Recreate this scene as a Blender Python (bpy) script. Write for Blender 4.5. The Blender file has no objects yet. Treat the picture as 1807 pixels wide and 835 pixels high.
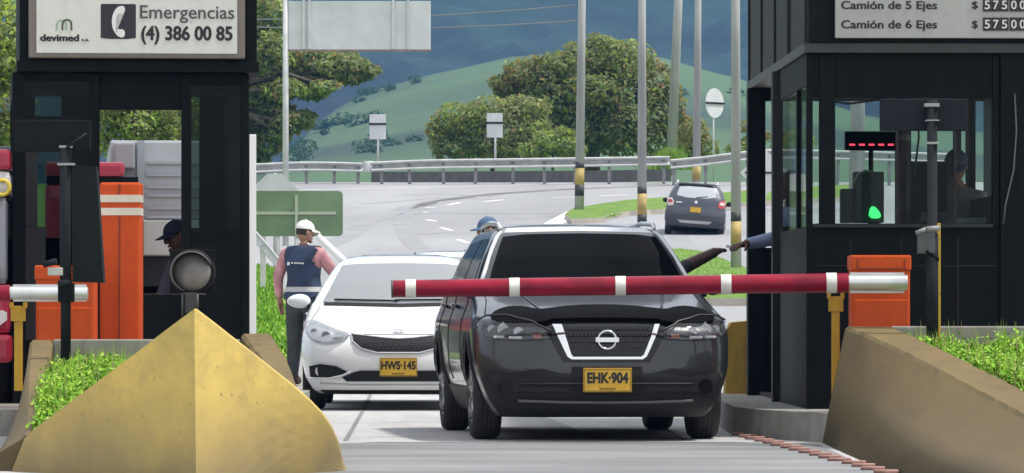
import bpy, bmesh, math, random
from mathutils import Vector, Matrix, Euler
from mathutils.geometry import tessellate_polygon
R = math.radians
random.seed(7)
S = bpy.context.scene
COL = S.collection

# ------------------------------------------------------------------ camera, sky, sun, exposure
CAM_H = 0.914                       # camera height above the toll lane (m)
FPX, CX, HY = 8925.0, 903.5, 545.0  # long lens: focal length, centre column, horizon row (photo pixels)
cam = bpy.data.cameras.new('camera'); camo = bpy.data.objects.new('camera', cam); COL.objects.link(camo)
camo.location = (0, 0, CAM_H); camo.rotation_euler = (R(90), 0, 0)
cam.sensor_width = 36; cam.lens = FPX / 1807 * 36
cam.shift_y = (HY - 417.5) / 1807
cam.clip_start = 0.5; cam.clip_end = 9000
S.camera = camo
SUN_DIR = Vector((0.44, -0.05, 0.90)).normalized()     # towards the sun
world = bpy.data.worlds.new('World'); S.world = world; world.use_nodes = True
wn = world.node_tree
sky = wn.nodes.new('ShaderNodeTexSky'); sky.sky_type = 'NISHITA'; sky.sun_disc = False
sky.sun_elevation = math.asin(SUN_DIR.z); sky.sun_rotation = math.atan2(SUN_DIR.x, SUN_DIR.y)
sky.air_density = 1.0; sky.dust_density = 4.0; sky.ozone_density = 1.0
# broken bright cloud over most of the sky
_g = wn.nodes.new('ShaderNodeTexCoord'); _n = wn.nodes.new('ShaderNodeTexNoise'); _n.inputs['Scale'].default_value = 2.6; _n.inputs['Detail'].default_value = 7
_m = wn.nodes.new('ShaderNodeMapping'); _m.inputs['Scale'].default_value = (1, 1, 2.2); wn.links.new(_g.outputs['Generated'], _m.inputs[0]); wn.links.new(_m.outputs[0], _n.inputs['Vector'])
_r = wn.nodes.new('ShaderNodeMapRange'); _r.inputs[1].default_value = .24; _r.inputs[2].default_value = .50; wn.links.new(_n.outputs[0], _r.inputs[0])
_x = wn.nodes.new('ShaderNodeMix'); _x.data_type = 'RGBA'; wn.links.new(_r.outputs[0], _x.inputs[0]); wn.links.new(sky.outputs[0], _x.inputs[6]); _x.inputs[7].default_value = (6.0, 6.15, 6.3, 1)
wn.links.new(_x.outputs[2], wn.nodes['Background'].inputs[0])
wn.nodes['Background'].inputs[1].default_value = 0.14
sl = bpy.data.lights.new('sun', 'SUN'); so = bpy.data.objects.new('sun', sl); COL.objects.link(so)
sl.energy = 3.2; sl.angle = R(4.0); sl.color = (1.0, 0.955, 0.89)
so.rotation_euler = SUN_DIR.to_track_quat('Z', 'Y').to_euler(); so.location = (20, 0, 40)
S.view_settings.view_transform = 'Standard'; S.view_settings.look = 'None'
S.view_settings.exposure = 0.48; S.view_settings.gamma = 1.0
S.view_settings.use_curve_mapping = False
S.render.engine = 'CYCLES'
S.cycles.use_denoising = True
S.cycles.max_bounces = 8; S.cycles.transparent_max_bounces = 24; S.cycles.volume_bounces = 0
S.cycles.diffuse_bounces = 3; S.cycles.glossy_bounces = 3; S.cycles.caustics_reflective = False; S.cycles.caustics_refractive = False

# ------------------------------------------------------------------ helpers: points, objects, tags
def P(px, py, Y):
    "point of the place seen at photo pixel px,py when it stands Y metres away"
    return Vector(((px - CX) * Y / FPX, Y, CAM_H - (py - HY) * Y / FPX))
def W(px, Y): return (px - CX) * Y / FPX
def Z(py, Y): return CAM_H - (py - HY) * Y / FPX
PROFILE = [(-60, 0), (48, 0), (58, .08), (70, .35), (90, .95), (110, 1.6), (130, 2.3), (151, 3.07), (170, 4.2), (190, 5.66), (193, 5.75), (197, 5.45),
           (210, 4.4), (240, 0), (320, -8), (450, -10), (3000, -10)]
def lerp_tab(t, x):
    if x <= t[0][0]: return t[0][1]
    for (a, fa), (b, fb) in zip(t, t[1:]):
        if x <= b: return fa + (fb - fa) * (x - a) / (b - a)
    return t[-1][1]
def gz(Y): return lerp_tab(PROFILE, Y)
def G(px, py):
    "point of the road surface seen at photo pixel px,py"
    lo, hi = 20.0, 192.0
    for _ in range(50):
        m = (lo + hi) / 2
        if HY - (gz(m) - CAM_H) * FPX / m > py: lo = m
        else: hi = m
    return Vector((W(px, lo), lo, gz(lo)))

def link(name, me, mat=None, parent=None, loc=None, rot=None, smooth=False, angle=None):
    o = bpy.data.objects.new(name, me); COL.objects.link(o)
    if mat is not None:
        for m in (mat if isinstance(mat, (list, tuple)) else [mat]): me.materials.append(m)
    if parent is not None: o.parent = parent
    if loc is not None: o.location = loc
    if rot is not None: o.rotation_euler = rot
    if smooth:
        me.polygons.foreach_set('use_smooth', [True] * len(me.polygons))
        if angle: me.set_sharp_from_angle(angle=angle)
    return o
def bmo(name, bm, mat=None, parent=None, loc=None, rot=None, smooth=False, angle=None, fix=True):
    if fix: bmesh.ops.recalc_face_normals(bm, faces=bm.faces)
    me = bpy.data.meshes.new(name); bm.to_mesh(me); bm.free()
    return link(name, me, mat, parent, loc, rot, smooth, angle)
def tag(o, label=None, cat=None, group=None, kind=None):
    if label: o['label'] = label
    if cat: o['category'] = cat
    if group: o['group'] = group
    if kind: o['kind'] = kind
    return o
def thing(name, label, cat, loc=(0, 0, 0), rz=0.0, group=None):
    o = bpy.data.objects.new(name, None); COL.objects.link(o)
    o.empty_display_size = 0.2
    o.location = loc; o.rotation_euler = (0, 0, rz)
    return tag(o, label, cat, group)
def copy_tree(o, parent=None):
    c = o.copy(); COL.objects.link(c)
    if parent is not None: c.parent = parent
    for ch in list(o.children): copy_tree(ch, c)
    return c

def box(bm, x0, x1, y0, y1, z0, z1, bev=0.0, mat=0, M=None):
    vs = [bm.verts.new((x, y, z)) for x in (x0, x1) for y in (y0, y1) for z in (z0, z1)]
    idx = [(0, 1, 3, 2), (4, 6, 7, 5), (0, 4, 5, 1), (2, 3, 7, 6), (0, 2, 6, 4), (1, 5, 7, 3)]
    fs = [bm.faces.new([vs[i] for i in f]) for f in idx]
    for f in fs: f.material_index = mat
    if bev > 0:
        es = list({e for f in fs for e in f.edges})
        r = bmesh.ops.bevel(bm, geom=es, offset=bev, segments=2, affect='EDGES', profile=0.6)
        vs = list({v for f in r['faces'] for v in f.verts} | {v for v in vs if v.is_valid})
        for f in r['faces']: f.material_index = mat
    if M is not None:
        bmesh.ops.transform(bm, matrix=M, verts=[v for v in vs if v.is_valid])
def boxes(name, lst, mat, parent=None, bev=0.0, **k):
    if parent is not None and len(lst) > 1: return [boxes(name, [b], mat, parent, bev, **k) for b in lst][0]
    bm = bmesh.new()
    for b in lst: box(bm, *b, bev=bev)
    return bmo(name, bm, mat, parent, **k)
def tube(bm, pts, rad, seg=10, cap=True, mat=0):
    "round bar through points; rad is one radius or one per point"
    pts = [Vector(p) for p in pts]
    rs = rad if isinstance(rad, (list, tuple)) else [rad] * len(pts)
    rings = []
    up = None
    for i, p in enumerate(pts):
        d = (pts[min(i + 1, len(pts) - 1)] - pts[max(i - 1, 0)]).normalized()
        if up is None or abs(up.dot(d)) > .98:
            up = Vector((0, 0, 1)) if abs(d.z) < .9 else Vector((0, 1, 0))
        a = d.cross(up).normalized(); b = a.cross(d).normalized(); up = b
        rings.append([bm.verts.new(p + (a * math.cos(2 * math.pi * k / seg) + b * math.sin(2 * math.pi * k / seg)) * rs[i]) for k in range(seg)])
    for r0, r1 in zip(rings, rings[1:]):
        for k in range(seg):
            f = bm.faces.new((r0[k], r0[(k + 1) % seg], r1[(k + 1) % seg], r1[k])); f.smooth = True; f.material_index = mat
    if cap:
        for r in (rings[0], rings[-1]):
            f = bm.faces.new(r); f.material_index = mat
def tubes(name, lst, mat, parent=None, seg=10, **k):
    bm = bmesh.new()
    for pts, r in lst: tube(bm, pts, r, seg)
    return bmo(name, bm, mat, parent, **k)
def lathe(bm, prof, axis='Z', seg=24, center=(0, 0, 0), mat=0, smooth=True):
    "prof: list of (radius, along)"
    rings = []
    c = Vector(center)
    for r, h in prof:
        ring = []
        for k in range(seg):
            a = 2 * math.pi * k / seg
            u, v = r * math.cos(a), r * math.sin(a)
            p = {'Z': (u, v, h), 'X': (h, u, v), 'Y': (u, h, v)}[axis]
            ring.append(bm.verts.new(c + Vector(p)))
        rings.append(ring)
    for r0, r1 in zip(rings, rings[1:]):
        for k in range(seg):
            f = bm.faces.new((r0[k], r0[(k + 1) % seg], r1[(k + 1) % seg], r1[k])); f.smooth = smooth; f.material_index = mat
    for r in (rings[0], rings[-1]):
        f = bm.faces.new(r); f.material_index = mat
def prism(bm, outline, y0, y1, mat=0):
    "outline in x,z pushed from y0 to y1"
    a = [bm.verts.new((x, y0, z)) for x, z in outline]; b = [bm.verts.new((x, y1, z)) for x, z in outline]
    n = len(outline)
    f1 = bm.faces.new(a); f2 = bm.faces.new(b[::-1]); fs = [f1, f2]
    for i in range(n): fs.append(bm.faces.new((a[i], b[i], b[(i + 1) % n], a[(i + 1) % n])))
    for f in fs: f.material_index = mat
    bmesh.ops.triangulate(bm, faces=[f1, f2])
def circle(cx, cz, rx, rz=None, n=24):
    rz = rz or rx
    return [(cx + rx * math.cos(2 * math.pi * i / n), cz + rz * math.sin(2 * math.pi * i / n)) for i in range(n)]
def chaikin(pts, it=2):
    for _ in range(it):
        q = []
        for i in range(len(pts)):
            a, b = pts[i], pts[(i + 1) % len(pts)]
            q.append((a[0] * .75 + b[0] * .25, a[1] * .75 + b[1] * .25)); q.append((a[0] * .25 + b[0] * .75, a[1] * .25 + b[1] * .75))
        pts = q
    return pts
def text(name, s, size, mat, parent, loc, rot=(math.pi / 2, 0, 0), bold=0.0, sx=1.0, align='LEFT', depth=0.0015, shear=0.0, spacing=1.0, heavy=0.0):
    c = bpy.data.curves.new(name, 'FONT'); c.body = s; c.size = size; c.align_x = align; c.offset = bold; c.extrude = depth
    c.resolution_u = 4; c.shear = shear; c.space_character = spacing
    t = bpy.data.objects.new(name, c); COL.objects.link(t)
    bpy.context.view_layer.update()
    me = bpy.data.meshes.new_from_object(t.evaluated_get(bpy.context.evaluated_depsgraph_get()))
    bpy.data.objects.remove(t); bpy.data.curves.remove(c)
    if heavy:     # heavier strokes: the same letters laid again a hair to each side
        bm = bmesh.new(); bm.from_mesh(me); base = me.copy()
        for q, (dx, dz) in enumerate(((-1, 0), (1, 0), (0, .7), (0, -.7), (-.7, .5), (.7, -.5))):
            c2 = base.copy(); c2.transform(Matrix.Translation((dx * heavy, dz * heavy, .0004 * (q + 1)))); bm.from_mesh(c2); bpy.data.meshes.remove(c2)
        bm.to_mesh(me); bm.free(); bpy.data.meshes.remove(base)
    me.transform(Matrix.Diagonal((sx, 1, 1, 1)))
    me.materials.clear()
    return link(name, me, mat, parent, loc, rot)

# ------------------------------------------------------------------ materials
def M(name, col, rough=0.6, metal=0.0, var=0.0, scale=4.0, bump=0.0, bscale=None, coat=0.0, spec=0.5, col2=None, detail=4.0, stretch=None, emit=0.0, lo=.35, hi=.65, mid=None):
    m = bpy.data.materials.new(name); m.use_nodes = True
    nt = m.node_tree; b = nt.nodes['Principled BSDF']
    b.inputs['Roughness'].default_value = rough; b.inputs['Metallic'].default_value = metal
    b.inputs['Coat Weight'].default_value = coat; b.inputs['Coat Roughness'].default_value = 0.03
    b.inputs['Specular IOR Level'].default_value = spec
    c4 = (*col, 1)
    b.inputs['Base Color'].default_value = c4
    m.diffuse_color = c4
    if emit:
        b.inputs['Emission Color'].default_value = c4; b.inputs['Emission Strength'].default_value = emit
    vec = None
    if False or var or col2 or bump:
        tc = nt.nodes.new('ShaderNodeTexCoord'); vec = tc.outputs['Object']
        if stretch:
            mp = nt.nodes.new('ShaderNodeMapping'); mp.inputs['Scale'].default_value = stretch
            nt.links.new(vec, mp.inputs[0]); vec = mp.outputs[0]
    if var or col2:
        n = nt.nodes.new('ShaderNodeTexNoise'); n.inputs['Scale'].default_value = scale; n.inputs['Detail'].default_value = detail
        nt.links.new(vec, n.inputs['Vector'])
        r = nt.nodes.new('ShaderNodeValToRGB'); r.color_ramp.elements[0].position = lo; r.color_ramp.elements[1].position = hi
        if col2: r.color_ramp.elements[0].color = (*col2, 1); r.color_ramp.elements[1].color = c4
        else:
            r.color_ramp.elements[0].color = tuple(max(0, x * (1 - var)) for x in col) + (1,)
            r.color_ramp.elements[1].color = tuple(min(1, x * (1 + var)) for x in col) + (1,)
        if mid:
            e = r.color_ramp.elements.new((lo + hi) / 2); e.color = (*mid, 1)
        nt.links.new(n.outputs[0], r.inputs[0]); nt.links.new(r.outputs[0], b.inputs['Base Color'])
    if bump:
        n2 = nt.nodes.new('ShaderNodeTexNoise'); n2.inputs['Scale'].default_value = bscale or scale * 6; n2.inputs['Detail'].default_value = 5
        nt.links.new(vec, n2.inputs['Vector'])
        bp = nt.nodes.new('ShaderNodeBump'); bp.inputs['Strength'].default_value = bump; bp.inputs['Distance'].default_value = 0.02
        nt.links.new(n2.outputs[0], bp.inputs['Height']); nt.links.new(bp.outputs[0], b.inputs['Normal'])
    return m
def stained(name, col, dirt, amount=0.5, rough=0.8, streak=(3, 3, .35), bump=0.25, grime_z=None, spec=.3):
    "painted concrete with rain streaks, blotches and (below grime_z metres) road grime"
    m = bpy.data.materials.new(name); m.use_nodes = True; nt = m.node_tree; L = nt.links
    b = nt.nodes['Principled BSDF']; b.inputs['Roughness'].default_value = rough; b.inputs['Specular IOR Level'].default_value = spec
    tc = nt.nodes.new('ShaderNodeTexCoord')
    mp = nt.nodes.new('ShaderNodeMapping'); mp.inputs['Scale'].default_value = streak; L.new(tc.outputs['Object'], mp.inputs[0])
    n1 = nt.nodes.new('ShaderNodeTexNoise'); n1.inputs['Scale'].default_value = 3.2; n1.inputs['Detail'].default_value = 6; n1.inputs['Roughness'].default_value = .62
    L.new(mp.outputs[0], n1.inputs['Vector'])
    n2 = nt.nodes.new('ShaderNodeTexNoise'); n2.inputs['Scale'].default_value = 9; n2.inputs['Detail'].default_value = 8; n2.inputs['Roughness'].default_value = .7
    mp2 = nt.nodes.new('ShaderNodeMapping'); mp2.inputs['Scale'].default_value = (.8, .28, .8); L.new(tc.outputs['Object'], mp2.inputs[0]); L.new(mp2.outputs[0], n2.inputs['Vector'])
    ad = nt.nodes.new('ShaderNodeMath'); ad.operation = 'MULTIPLY_ADD'; ad.inputs[1].default_value = .45
    L.new(n2.outputs[0], ad.inputs[0]); 
    h1 = nt.nodes.new('ShaderNodeMath'); h1.operation = 'MULTIPLY'; h1.inputs[1].default_value = .55; L.new(n1.outputs[0], h1.inputs[0]); L.new(h1.outputs[0], ad.inputs[2])
    mr = nt.nodes.new('ShaderNodeMapRange'); mr.inputs[1].default_value = .43; mr.inputs[2].default_value = .66; mr.inputs[3].default_value = 0; mr.inputs[4].default_value = amount
    L.new(ad.outputs[0], mr.inputs[0]); fac = mr.outputs[0]
    if grime_z:
        sp = nt.nodes.new('ShaderNodeSeparateXYZ'); L.new(tc.outputs['Object'], sp.inputs[0])
        ns = nt.nodes.new('ShaderNodeMath'); ns.operation = 'MULTIPLY_ADD'; ns.inputs[1].default_value = -grime_z[1] ; L.new(n1.outputs[0], ns.inputs[0]); L.new(sp.outputs[2], ns.inputs[2])
        g = nt.nodes.new('ShaderNodeMapRange'); g.inputs[1].default_value = grime_z[0] - grime_z[1] * .5; g.inputs[2].default_value = -grime_z[1] * .5; g.inputs[3].default_value = 0; g.inputs[4].default_value = grime_z[2]
        L.new(ns.outputs[0], g.inputs[0])
        mx = nt.nodes.new('ShaderNodeMath'); mx.operation = 'MAXIMUM'; L.new(fac, mx.inputs[0]); L.new(g.outputs[0], mx.inputs[1]); fac = mx.outputs[0]
    # small chips and thin run marks
    for sc, ms, t0, t1, amt in ((26, (1, .6, 1), .66, .70, .75), (7, (3.2, 1.4, .22), .63, .72, .45)):
        mq = nt.nodes.new('ShaderNodeMapping'); mq.inputs['Scale'].default_value = ms; L.new(tc.outputs['Object'], mq.inputs[0])
        nq = nt.nodes.new('ShaderNodeTexNoise'); nq.inputs['Scale'].default_value = sc; nq.inputs['Detail'].default_value = 4; L.new(mq.outputs[0], nq.inputs['Vector'])
        rq = nt.nodes.new('ShaderNodeMapRange'); rq.inputs[1].default_value = t0; rq.inputs[2].default_value = t1; rq.inputs[4].default_value = amt; L.new(nq.outputs[0], rq.inputs[0])
        mm = nt.nodes.new('ShaderNodeMath'); mm.operation = 'MAXIMUM'; L.new(fac, mm.inputs[0]); L.new(rq.outputs[0], mm.inputs[1]); fac = mm.outputs[0]
    mix = nt.nodes.new('ShaderNodeMix'); mix.data_type = 'RGBA'; mix.inputs[6].default_value = (*col, 1); mix.inputs[7].default_value = (*dirt, 1)
    L.new(fac, mix.inputs[0]); L.new(mix.outputs[2], b.inputs['Base Color'])
    bp = nt.nodes.new('ShaderNodeBump'); bp.inputs['Strength'].default_value = bump; bp.inputs['Distance'].default_value = .01
    L.new(n2.outputs[0], bp.inputs['Height']); L.new(bp.outputs[0], b.inputs['Normal'])
    return m
def glass(name, tint=(.6, .65, .65), refl=0.12, rough=0.02):
    m = bpy.data.materials.new(name); m.use_nodes = True; nt = m.node_tree; L = nt.links
    for n in list(nt.nodes): nt.nodes.remove(n)
    o = nt.nodes.new('ShaderNodeOutputMaterial'); t = nt.nodes.new('ShaderNodeBsdfTransparent'); g = nt.nodes.new('ShaderNodeBsdfGlossy')
    t.inputs[0].default_value = (*tint, 1); g.inputs['Roughness'].default_value = rough; g.inputs[0].default_value = (1, 1, 1, 1)
    f = nt.nodes.new('ShaderNodeFresnel'); f.inputs[0].default_value = 1.5
    a = nt.nodes.new('ShaderNodeMath'); a.operation = 'MULTIPLY_ADD'; a.inputs[1].default_value = .6; a.inputs[2].default_value = refl - .03; a.use_clamp = True
    L.new(f.outputs[0], a.inputs[0])
    mx = nt.nodes.new('ShaderNodeMixShader'); L.new(a.outputs[0], mx.inputs[0]); L.new(t.outputs[0], mx.inputs[1]); L.new(g.outputs[0], mx.inputs[2])
    L.new(mx.outputs[0], o.inputs[0])
    return m
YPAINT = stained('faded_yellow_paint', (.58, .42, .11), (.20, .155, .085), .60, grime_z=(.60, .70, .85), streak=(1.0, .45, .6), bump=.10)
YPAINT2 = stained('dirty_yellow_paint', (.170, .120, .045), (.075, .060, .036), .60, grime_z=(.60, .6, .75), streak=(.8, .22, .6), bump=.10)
YDARK = stained('old_ochre_paint', (.38, .25, .045), (.15, .10, .04), .6)
CONC = stained('grey_concrete', (.30, .29, .26), (.13, .12, .10), .7)
ROAD = stained('pale_worn_concrete_road', (.45, .45, .445), (.27, .27, .27), .75, streak=(.6, .10, 1), bump=.5)
ASPH = M('sun_bleached_asphalt', (.275, .28, .288), .85, var=.12, scale=.30, bump=.2, bscale=30, stretch=(1, .15, 1), detail=8)
PAINTW = M('white_road_paint', (.80, .80, .78), .7, var=.08, scale=3)
SOIL = M('dark_soil', (.10, .08, .05), .95, var=.4, scale=6, bump=.5)
GRASSB = M('short_grass', (.14, .25, .035), .95, var=.45, scale=1.2, bump=.6, bscale=20, col2=(.07, .14, .02), lo=.3, hi=.7)
VERGE = M('verge_grass', (.155, .265, .030), .95, scale=1.6, bump=.9, bscale=9, col2=(.075, .15, .015), lo=.3, hi=.7, detail=9)
STRAW = M('dry_stalk', (.38, .33, .16), .8, spec=.1)
LEAFG = [M('weed_leaf_a', (.19, .40, .03), .7, spec=.15), M('weed_leaf_b', (.10, .25, .02), .7, spec=.15), M('weed_leaf_c', (.32, .50, .06), .7, spec=.15), M('weed_leaf_d', (.40, .46, .16), .6)]
BLACKW = stained('black_painted_steel', (.006, .008, .009), (.013, .0145, .0145), .5, rough=.55, bump=.05, spec=.07)
BLACK2 = stained('dark_grey_steel', (.028, .030, .031), (.048, .047, .044), .5, rough=.55, bump=.05, spec=.1)
BLACKI = M('black_matt', (.012, .013, .014), .8)
GREYP = M('grey_post_paint', (.022, .025, .029), .85, var=.2, scale=5, spec=.04)
GALV = M('galvanised_steel', (.56, .56, .56), .5, .15, var=.12, scale=3)
ALU = M('brushed_aluminium', (.62, .63, .63), .32, .6, var=.08, scale=6)
ORANGE = stained('orange_cabinet_paint', (.60, .088, .018), (.38, .055, .016), .5, rough=.45, bump=.04, spec=.15)
ORANGED = M('orange_shadow_gap', (.16, .03, .012), .6)
REDB = M('dark_red_reflective_tube', (.23, .003, .022), .34, spec=.30, var=.28, scale=9, stretch=(.5, 1, 1))
WHITEB = M('white_reflective_band', (.72, .70, .66), .5, var=.12, scale=9)
YPOST = stained('yellow_post_paint', (.55, .33, .03), (.25, .15, .04), .5, rough=.5, bump=.05)
BOOTHGLASS = glass('booth_glass', (.78, .84, .82), .012)
TINTGLASS = glass('tinted_booth_glass', (.34, .42, .39), .014)
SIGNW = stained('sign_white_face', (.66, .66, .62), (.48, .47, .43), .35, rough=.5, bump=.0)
SIGNBACK = M('sign_back_metal', (.62, .63, .64), .5, .1, var=.07, scale=2)
FRAMEB = stained('beige_sign_frame', (.20, .175, .15), (.12, .105, .09), .5, rough=.5, bump=.03)
INK = M('black_lettering', (.012, .012, .014), .5)
# ------------------------------------------------------------------ the ground, the roads, the hills
def sheet(name, xs, ys, zf, mat):
    bm = bmesh.new()
    g = [[bm.verts.new((x, y, zf(x, y))) for x in xs] for y in ys]
    for j in range(len(ys) - 1):
        for i in range(len(xs) - 1):
            f = bm.faces.new((g[j][i], g[j][i + 1], g[j + 1][i + 1], g[j + 1][i])); f.smooth = True
    return bmo(name, bm, mat, fix=False)
def frange(a, b, n): return [a + (b - a) * i / n for i in range(n + 1)]
ys = [-60, -20, 10, 30, 48] + frange(50, 200, 50) + [205, 210, 220, 240, 280, 320, 400, 520, 800, 1400, 2500]
xs = [-1200, -700, -400, -200, -100, -50] + frange(-30, 30, 12) + [50, 100, 200, 400, 700, 1200]
tag(sheet('ground', xs, ys, lambda x, y: gz(y) - .05, GRASSB), kind='structure')
rys = [-40, -10, 15, 30, 40, 48] + frange(50, 192, 71)
def road_x(y):
    return (lerp_tab([(47, -16), (49, -11), (100, -7.7), (116, -7.2), (150, -10), (192, -16)], y), lerp_tab([(50, 15), (100, 15), (192, 26)], y))
bm = bmesh.new(); prev = None
for y in rys:
    a, b = road_x(y); row = [bm.verts.new((a + (b - a) * i / 12, y, gz(y))) for i in range(13)]
    if prev:
        for i in range(12):
            f = bm.faces.new((prev[i], prev[i + 1], row[i + 1], row[i])); f.smooth = True; f.material_index = 0 if y <= 62 else 1
    prev = row
tag(bmo('road', bm, [ROAD, ASPH], fix=False), kind='structure')

def patch_on_road(name, pix, h, mat, skirt=True, world_pts=None, kerb=None):
    "raised flat patch (median, verge, painted line): outline given on the road surface"
    pts = world_pts or [G(*p) for p in pix]
    bm = bmesh.new()
    lo = [bm.verts.new(p + Vector((0, 0, .002))) for p in pts]
    hi = [bm.verts.new(p + Vector((0, 0, h))) for p in pts]
    n = len(pts)
    if skirt:
        for i in range(n):
            f = bm.faces.new((lo[i], lo[(i + 1) % n], hi[(i + 1) % n], hi[i])); f.material_index = 1 if kerb else 0
    f = bm.faces.new(hi); bmesh.ops.triangulate(bm, faces=[f])
    return bmo(name, bm, [mat, kerb] if kerb else mat)
def dense(pix, n=6):
    out = []
    for i in range(len(pix)):
        a, b = pix[i], pix[(i + 1) % len(pix)]
        out += [(a[0] + (b[0] - a[0]) * k / n, a[1] + (b[1] - a[1]) * k / n) for k in range(n)]
    return out
KERBC = M('weathered_kerb', (.40, .36, .31), .85, var=.25, scale=1.5)
tag(patch_on_road('grass_median', dense([(997, 386), (1010, 377), (1050, 369), (1105, 361), (1170, 356), (1250, 350), (1350, 341), (1560, 330), (1560, 352), (1350, 363), (1290, 367), (1172, 377), (1110, 381), (1078, 386), (1062, 393), (1008, 395)], 4), .16, VERGE, kerb=KERBC), kind='structure')
tag(patch_on_road('kerbside_lawn', dense([(1150, 450), (1200, 448), (1235, 452), (1262, 462), (1300, 476), (1335, 492), (1400, 540), (1150, 540)], 5), .14, VERGE, kerb=KERBC), kind='structure')
tag(patch_on_road('grass_verge', None, .10, VERGE, world_pts=[Vector((x, y, gz(y))) for x, y in [(-3.05, 54), (-2.72, 60), (-2.95, 70), (-3.55, 82), (-4.3, 95), (-5.1, 110), (-5.6, 116), (-6.9, 116), (-6.2, 100), (-5.0, 80), (-4.3, 68), (-3.9, 54)]]), kind='structure')
# lane dashes of the climbing curve and its edge lines
bm = bmesh.new()
def stroke(pix, w):
    pts = [G(*p) + Vector((0, 0, .006)) for p in pix]
    for a, b in zip(pts, pts[1:]):
        d = (b - a); d.z = 0; d.normalize(); s = Vector((-d.y, d.x, 0)) * w
        vs = []
        for q, sg in ((a, 1), (a, -1), (b, -1), (b, 1)):
            r = q + s * sg; r.z = gz(r.y) + .006; vs.append(bm.verts.new(r))
        bm.faces.new(vs)
for a, b in [((975, 349), (1015, 348)), ((1060, 346), (1110, 344)), ((855, 356), (888, 353)), ((790, 362), (812, 358)), ((751, 367), (768, 366)), ((745, 374), (755, 375)), ((753, 388), (770, 391)), ((778, 402), (797, 407)), ((808, 423), (826, 429)), ((850, 450), (872, 458))]:
    stroke([a, b], .085)
tag(bmo('lane_dashes', bm, PAINTW, fix=False), kind='structure')
bm = bmesh.new()
stroke([(450, 338), (600, 334), (760, 331), (900, 327), (1020, 323), (1180, 317), (1290, 309), (1420, 301)], .07)
tag(bmo('edge_line', bm, PAINTW, fix=False), kind='structure')
bm = bmesh.new(); stroke([(975, 396), (988, 389), (999, 383), (1015, 374)], .30)
tag(bmo('painted_nose_line', bm, PAINTW, fix=False), kind='structure')
tag(patch_on_road('shaded_lane_patch', None, .004, M('shade_toned_concrete', (.185, .19, .192), .85, var=.22, scale=.9, stretch=(.5, 1.2, 1), detail=8), skirt=False,
    world_pts=[Vector((x, y, 0)) for x, y in [(-2.0, 26), (2.05, 26), (2.05, 33.9), (1.5, 34.6), (-.9, 34.6), (-2.2, 32.2)]]), kind='structure')  # shade across the lane, painted as a darker patch of concrete

def ridge(tab, x): return lerp_tab(tab, x)
from mathutils import noise as mnoise
# the green meadow slope, about a kilometre off
MR = [(W(p, 1000), Z(y, 1000)) for p, y in [(-800, 420), (-200, 380), (300, 340), (470, 305), (530, 275), (600, 178), (680, 150), (770, 128), (850, 112), (905, 100), (1000, 96), (1160, 104), (1260, 128), (1340, 150), (1500, 190), (1900, 260), (2600, 330)]]
MEADOW = M('hill_meadow', (.062, .120, .040), .95, scale=.010, col2=(.020, .045, .022), lo=.36, hi=.60, detail=9, stretch=(.7, 1, 4), bump=.6, bscale=.4)
def mz(x, y):
    t = min(1, max(0, (y - 420) / 580)); r = ridge(MR, x) + mnoise.noise((x * .02, 3, 0)) * 2.2 + mnoise.noise((x * .09, 3, 4)) * .7
    if y > 1000: return r - (y - 1000) * .12
    return -10 + (r + 10) * (t ** .8) + mnoise.noise((x * .012, y * .008, 5)) * 2.5 * t * (1 - t) * 4
tag(sheet('meadow_hill', frange(-260, 260, 104), frange(420, 1000, 40) + [1020, 1080, 1200], mz, MEADOW), kind='structure')
FOREST = M('mountain_forest', (.013, .036, .026), .95, scale=.03, col2=(.003, .009, .010), lo=.40, hi=.60, detail=12, bump=1.0, bscale=.12)
def fz(x, y):
    t = min(1, max(0, (y - 1150) / 1000))
    h = -10 + 330 * (t ** 1.05) + mnoise.noise((x * .004, y * .004, 1)) * 40 * t + mnoise.noise((x * .014, y * .014, 2)) * 14 * t
    return h + abs(mnoise.noise((x * .09, y * .09, 7))) * 7 + mnoise.noise((x * .21, y * .21, 9)) * 3
tag(sheet('mountain', frange(-560, 560, 260), frange(1150, 2200, 240), fz, FOREST), kind='structure')

# slab joints, repair seams and tyre tracks
bm = bmesh.new()
def ground_strip(pts, w, h=.003):
    for a, b in zip(pts, pts[1:]):
        a, b = Vector(a), Vector(b); d = (b - a).normalized(); s_ = Vector((-d.y, d.x)) * w; k = max(1, int((b - a).length / 2)); 
        for i in range(k):
            p, q = a.lerp(b, i / k), a.lerp(b, (i + 1) / k)
            bm.faces.new([bm.verts.new((v.x, v.y, gz(v.y) + h)) for v in (p + s_, p - s_, q - s_, q + s_)])
for y in (36.0, 40.5, 45.2, 49.8, 54.4): ground_strip([(-1.9, y - .1), (1.5, y + .25)], .014)
ground_strip([(-1.15, 35), (-1.6, 60)], .018); ground_strip([(1.2, 35.2), (.9, 62)], .018)
random.seed(5)
for px, py in ((640, 360), (700, 345), (900, 385), (700, 410), (1240, 440), (1010, 335)):
    p = G(px, py); pts = [(p.x, p.y)]
    for i in range(7): pts.append((pts[-1][0] + random.uniform(.2, .9), pts[-1][1] + random.uniform(-1.0, 1.4)))
    ground_strip(pts, .03, .005)
tag(bmo('road_seams', bm, M('dark_seam_tar', (.19, .19, .19), .85), fix=False), kind='structure')
def track(name, pix, w, mat):
    global bm
    bm = bmesh.new(); pts = [G(*p) for p in pix]; pts = [(p.x, p.y) for p in pts]
    ground_strip(pts, w, .0045); return tag(bmo(name, bm, mat, fix=False), kind='structure')
TRK = M('tyre_polished_asphalt', (.255, .26, .268), .85, var=.08, scale=.5, detail=8)
ground_strip_mat = M('lane_centre_grime', (.30, .30, .295), .85, var=.25, scale=.8, stretch=(1.5, .12, 1), detail=9)
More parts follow.
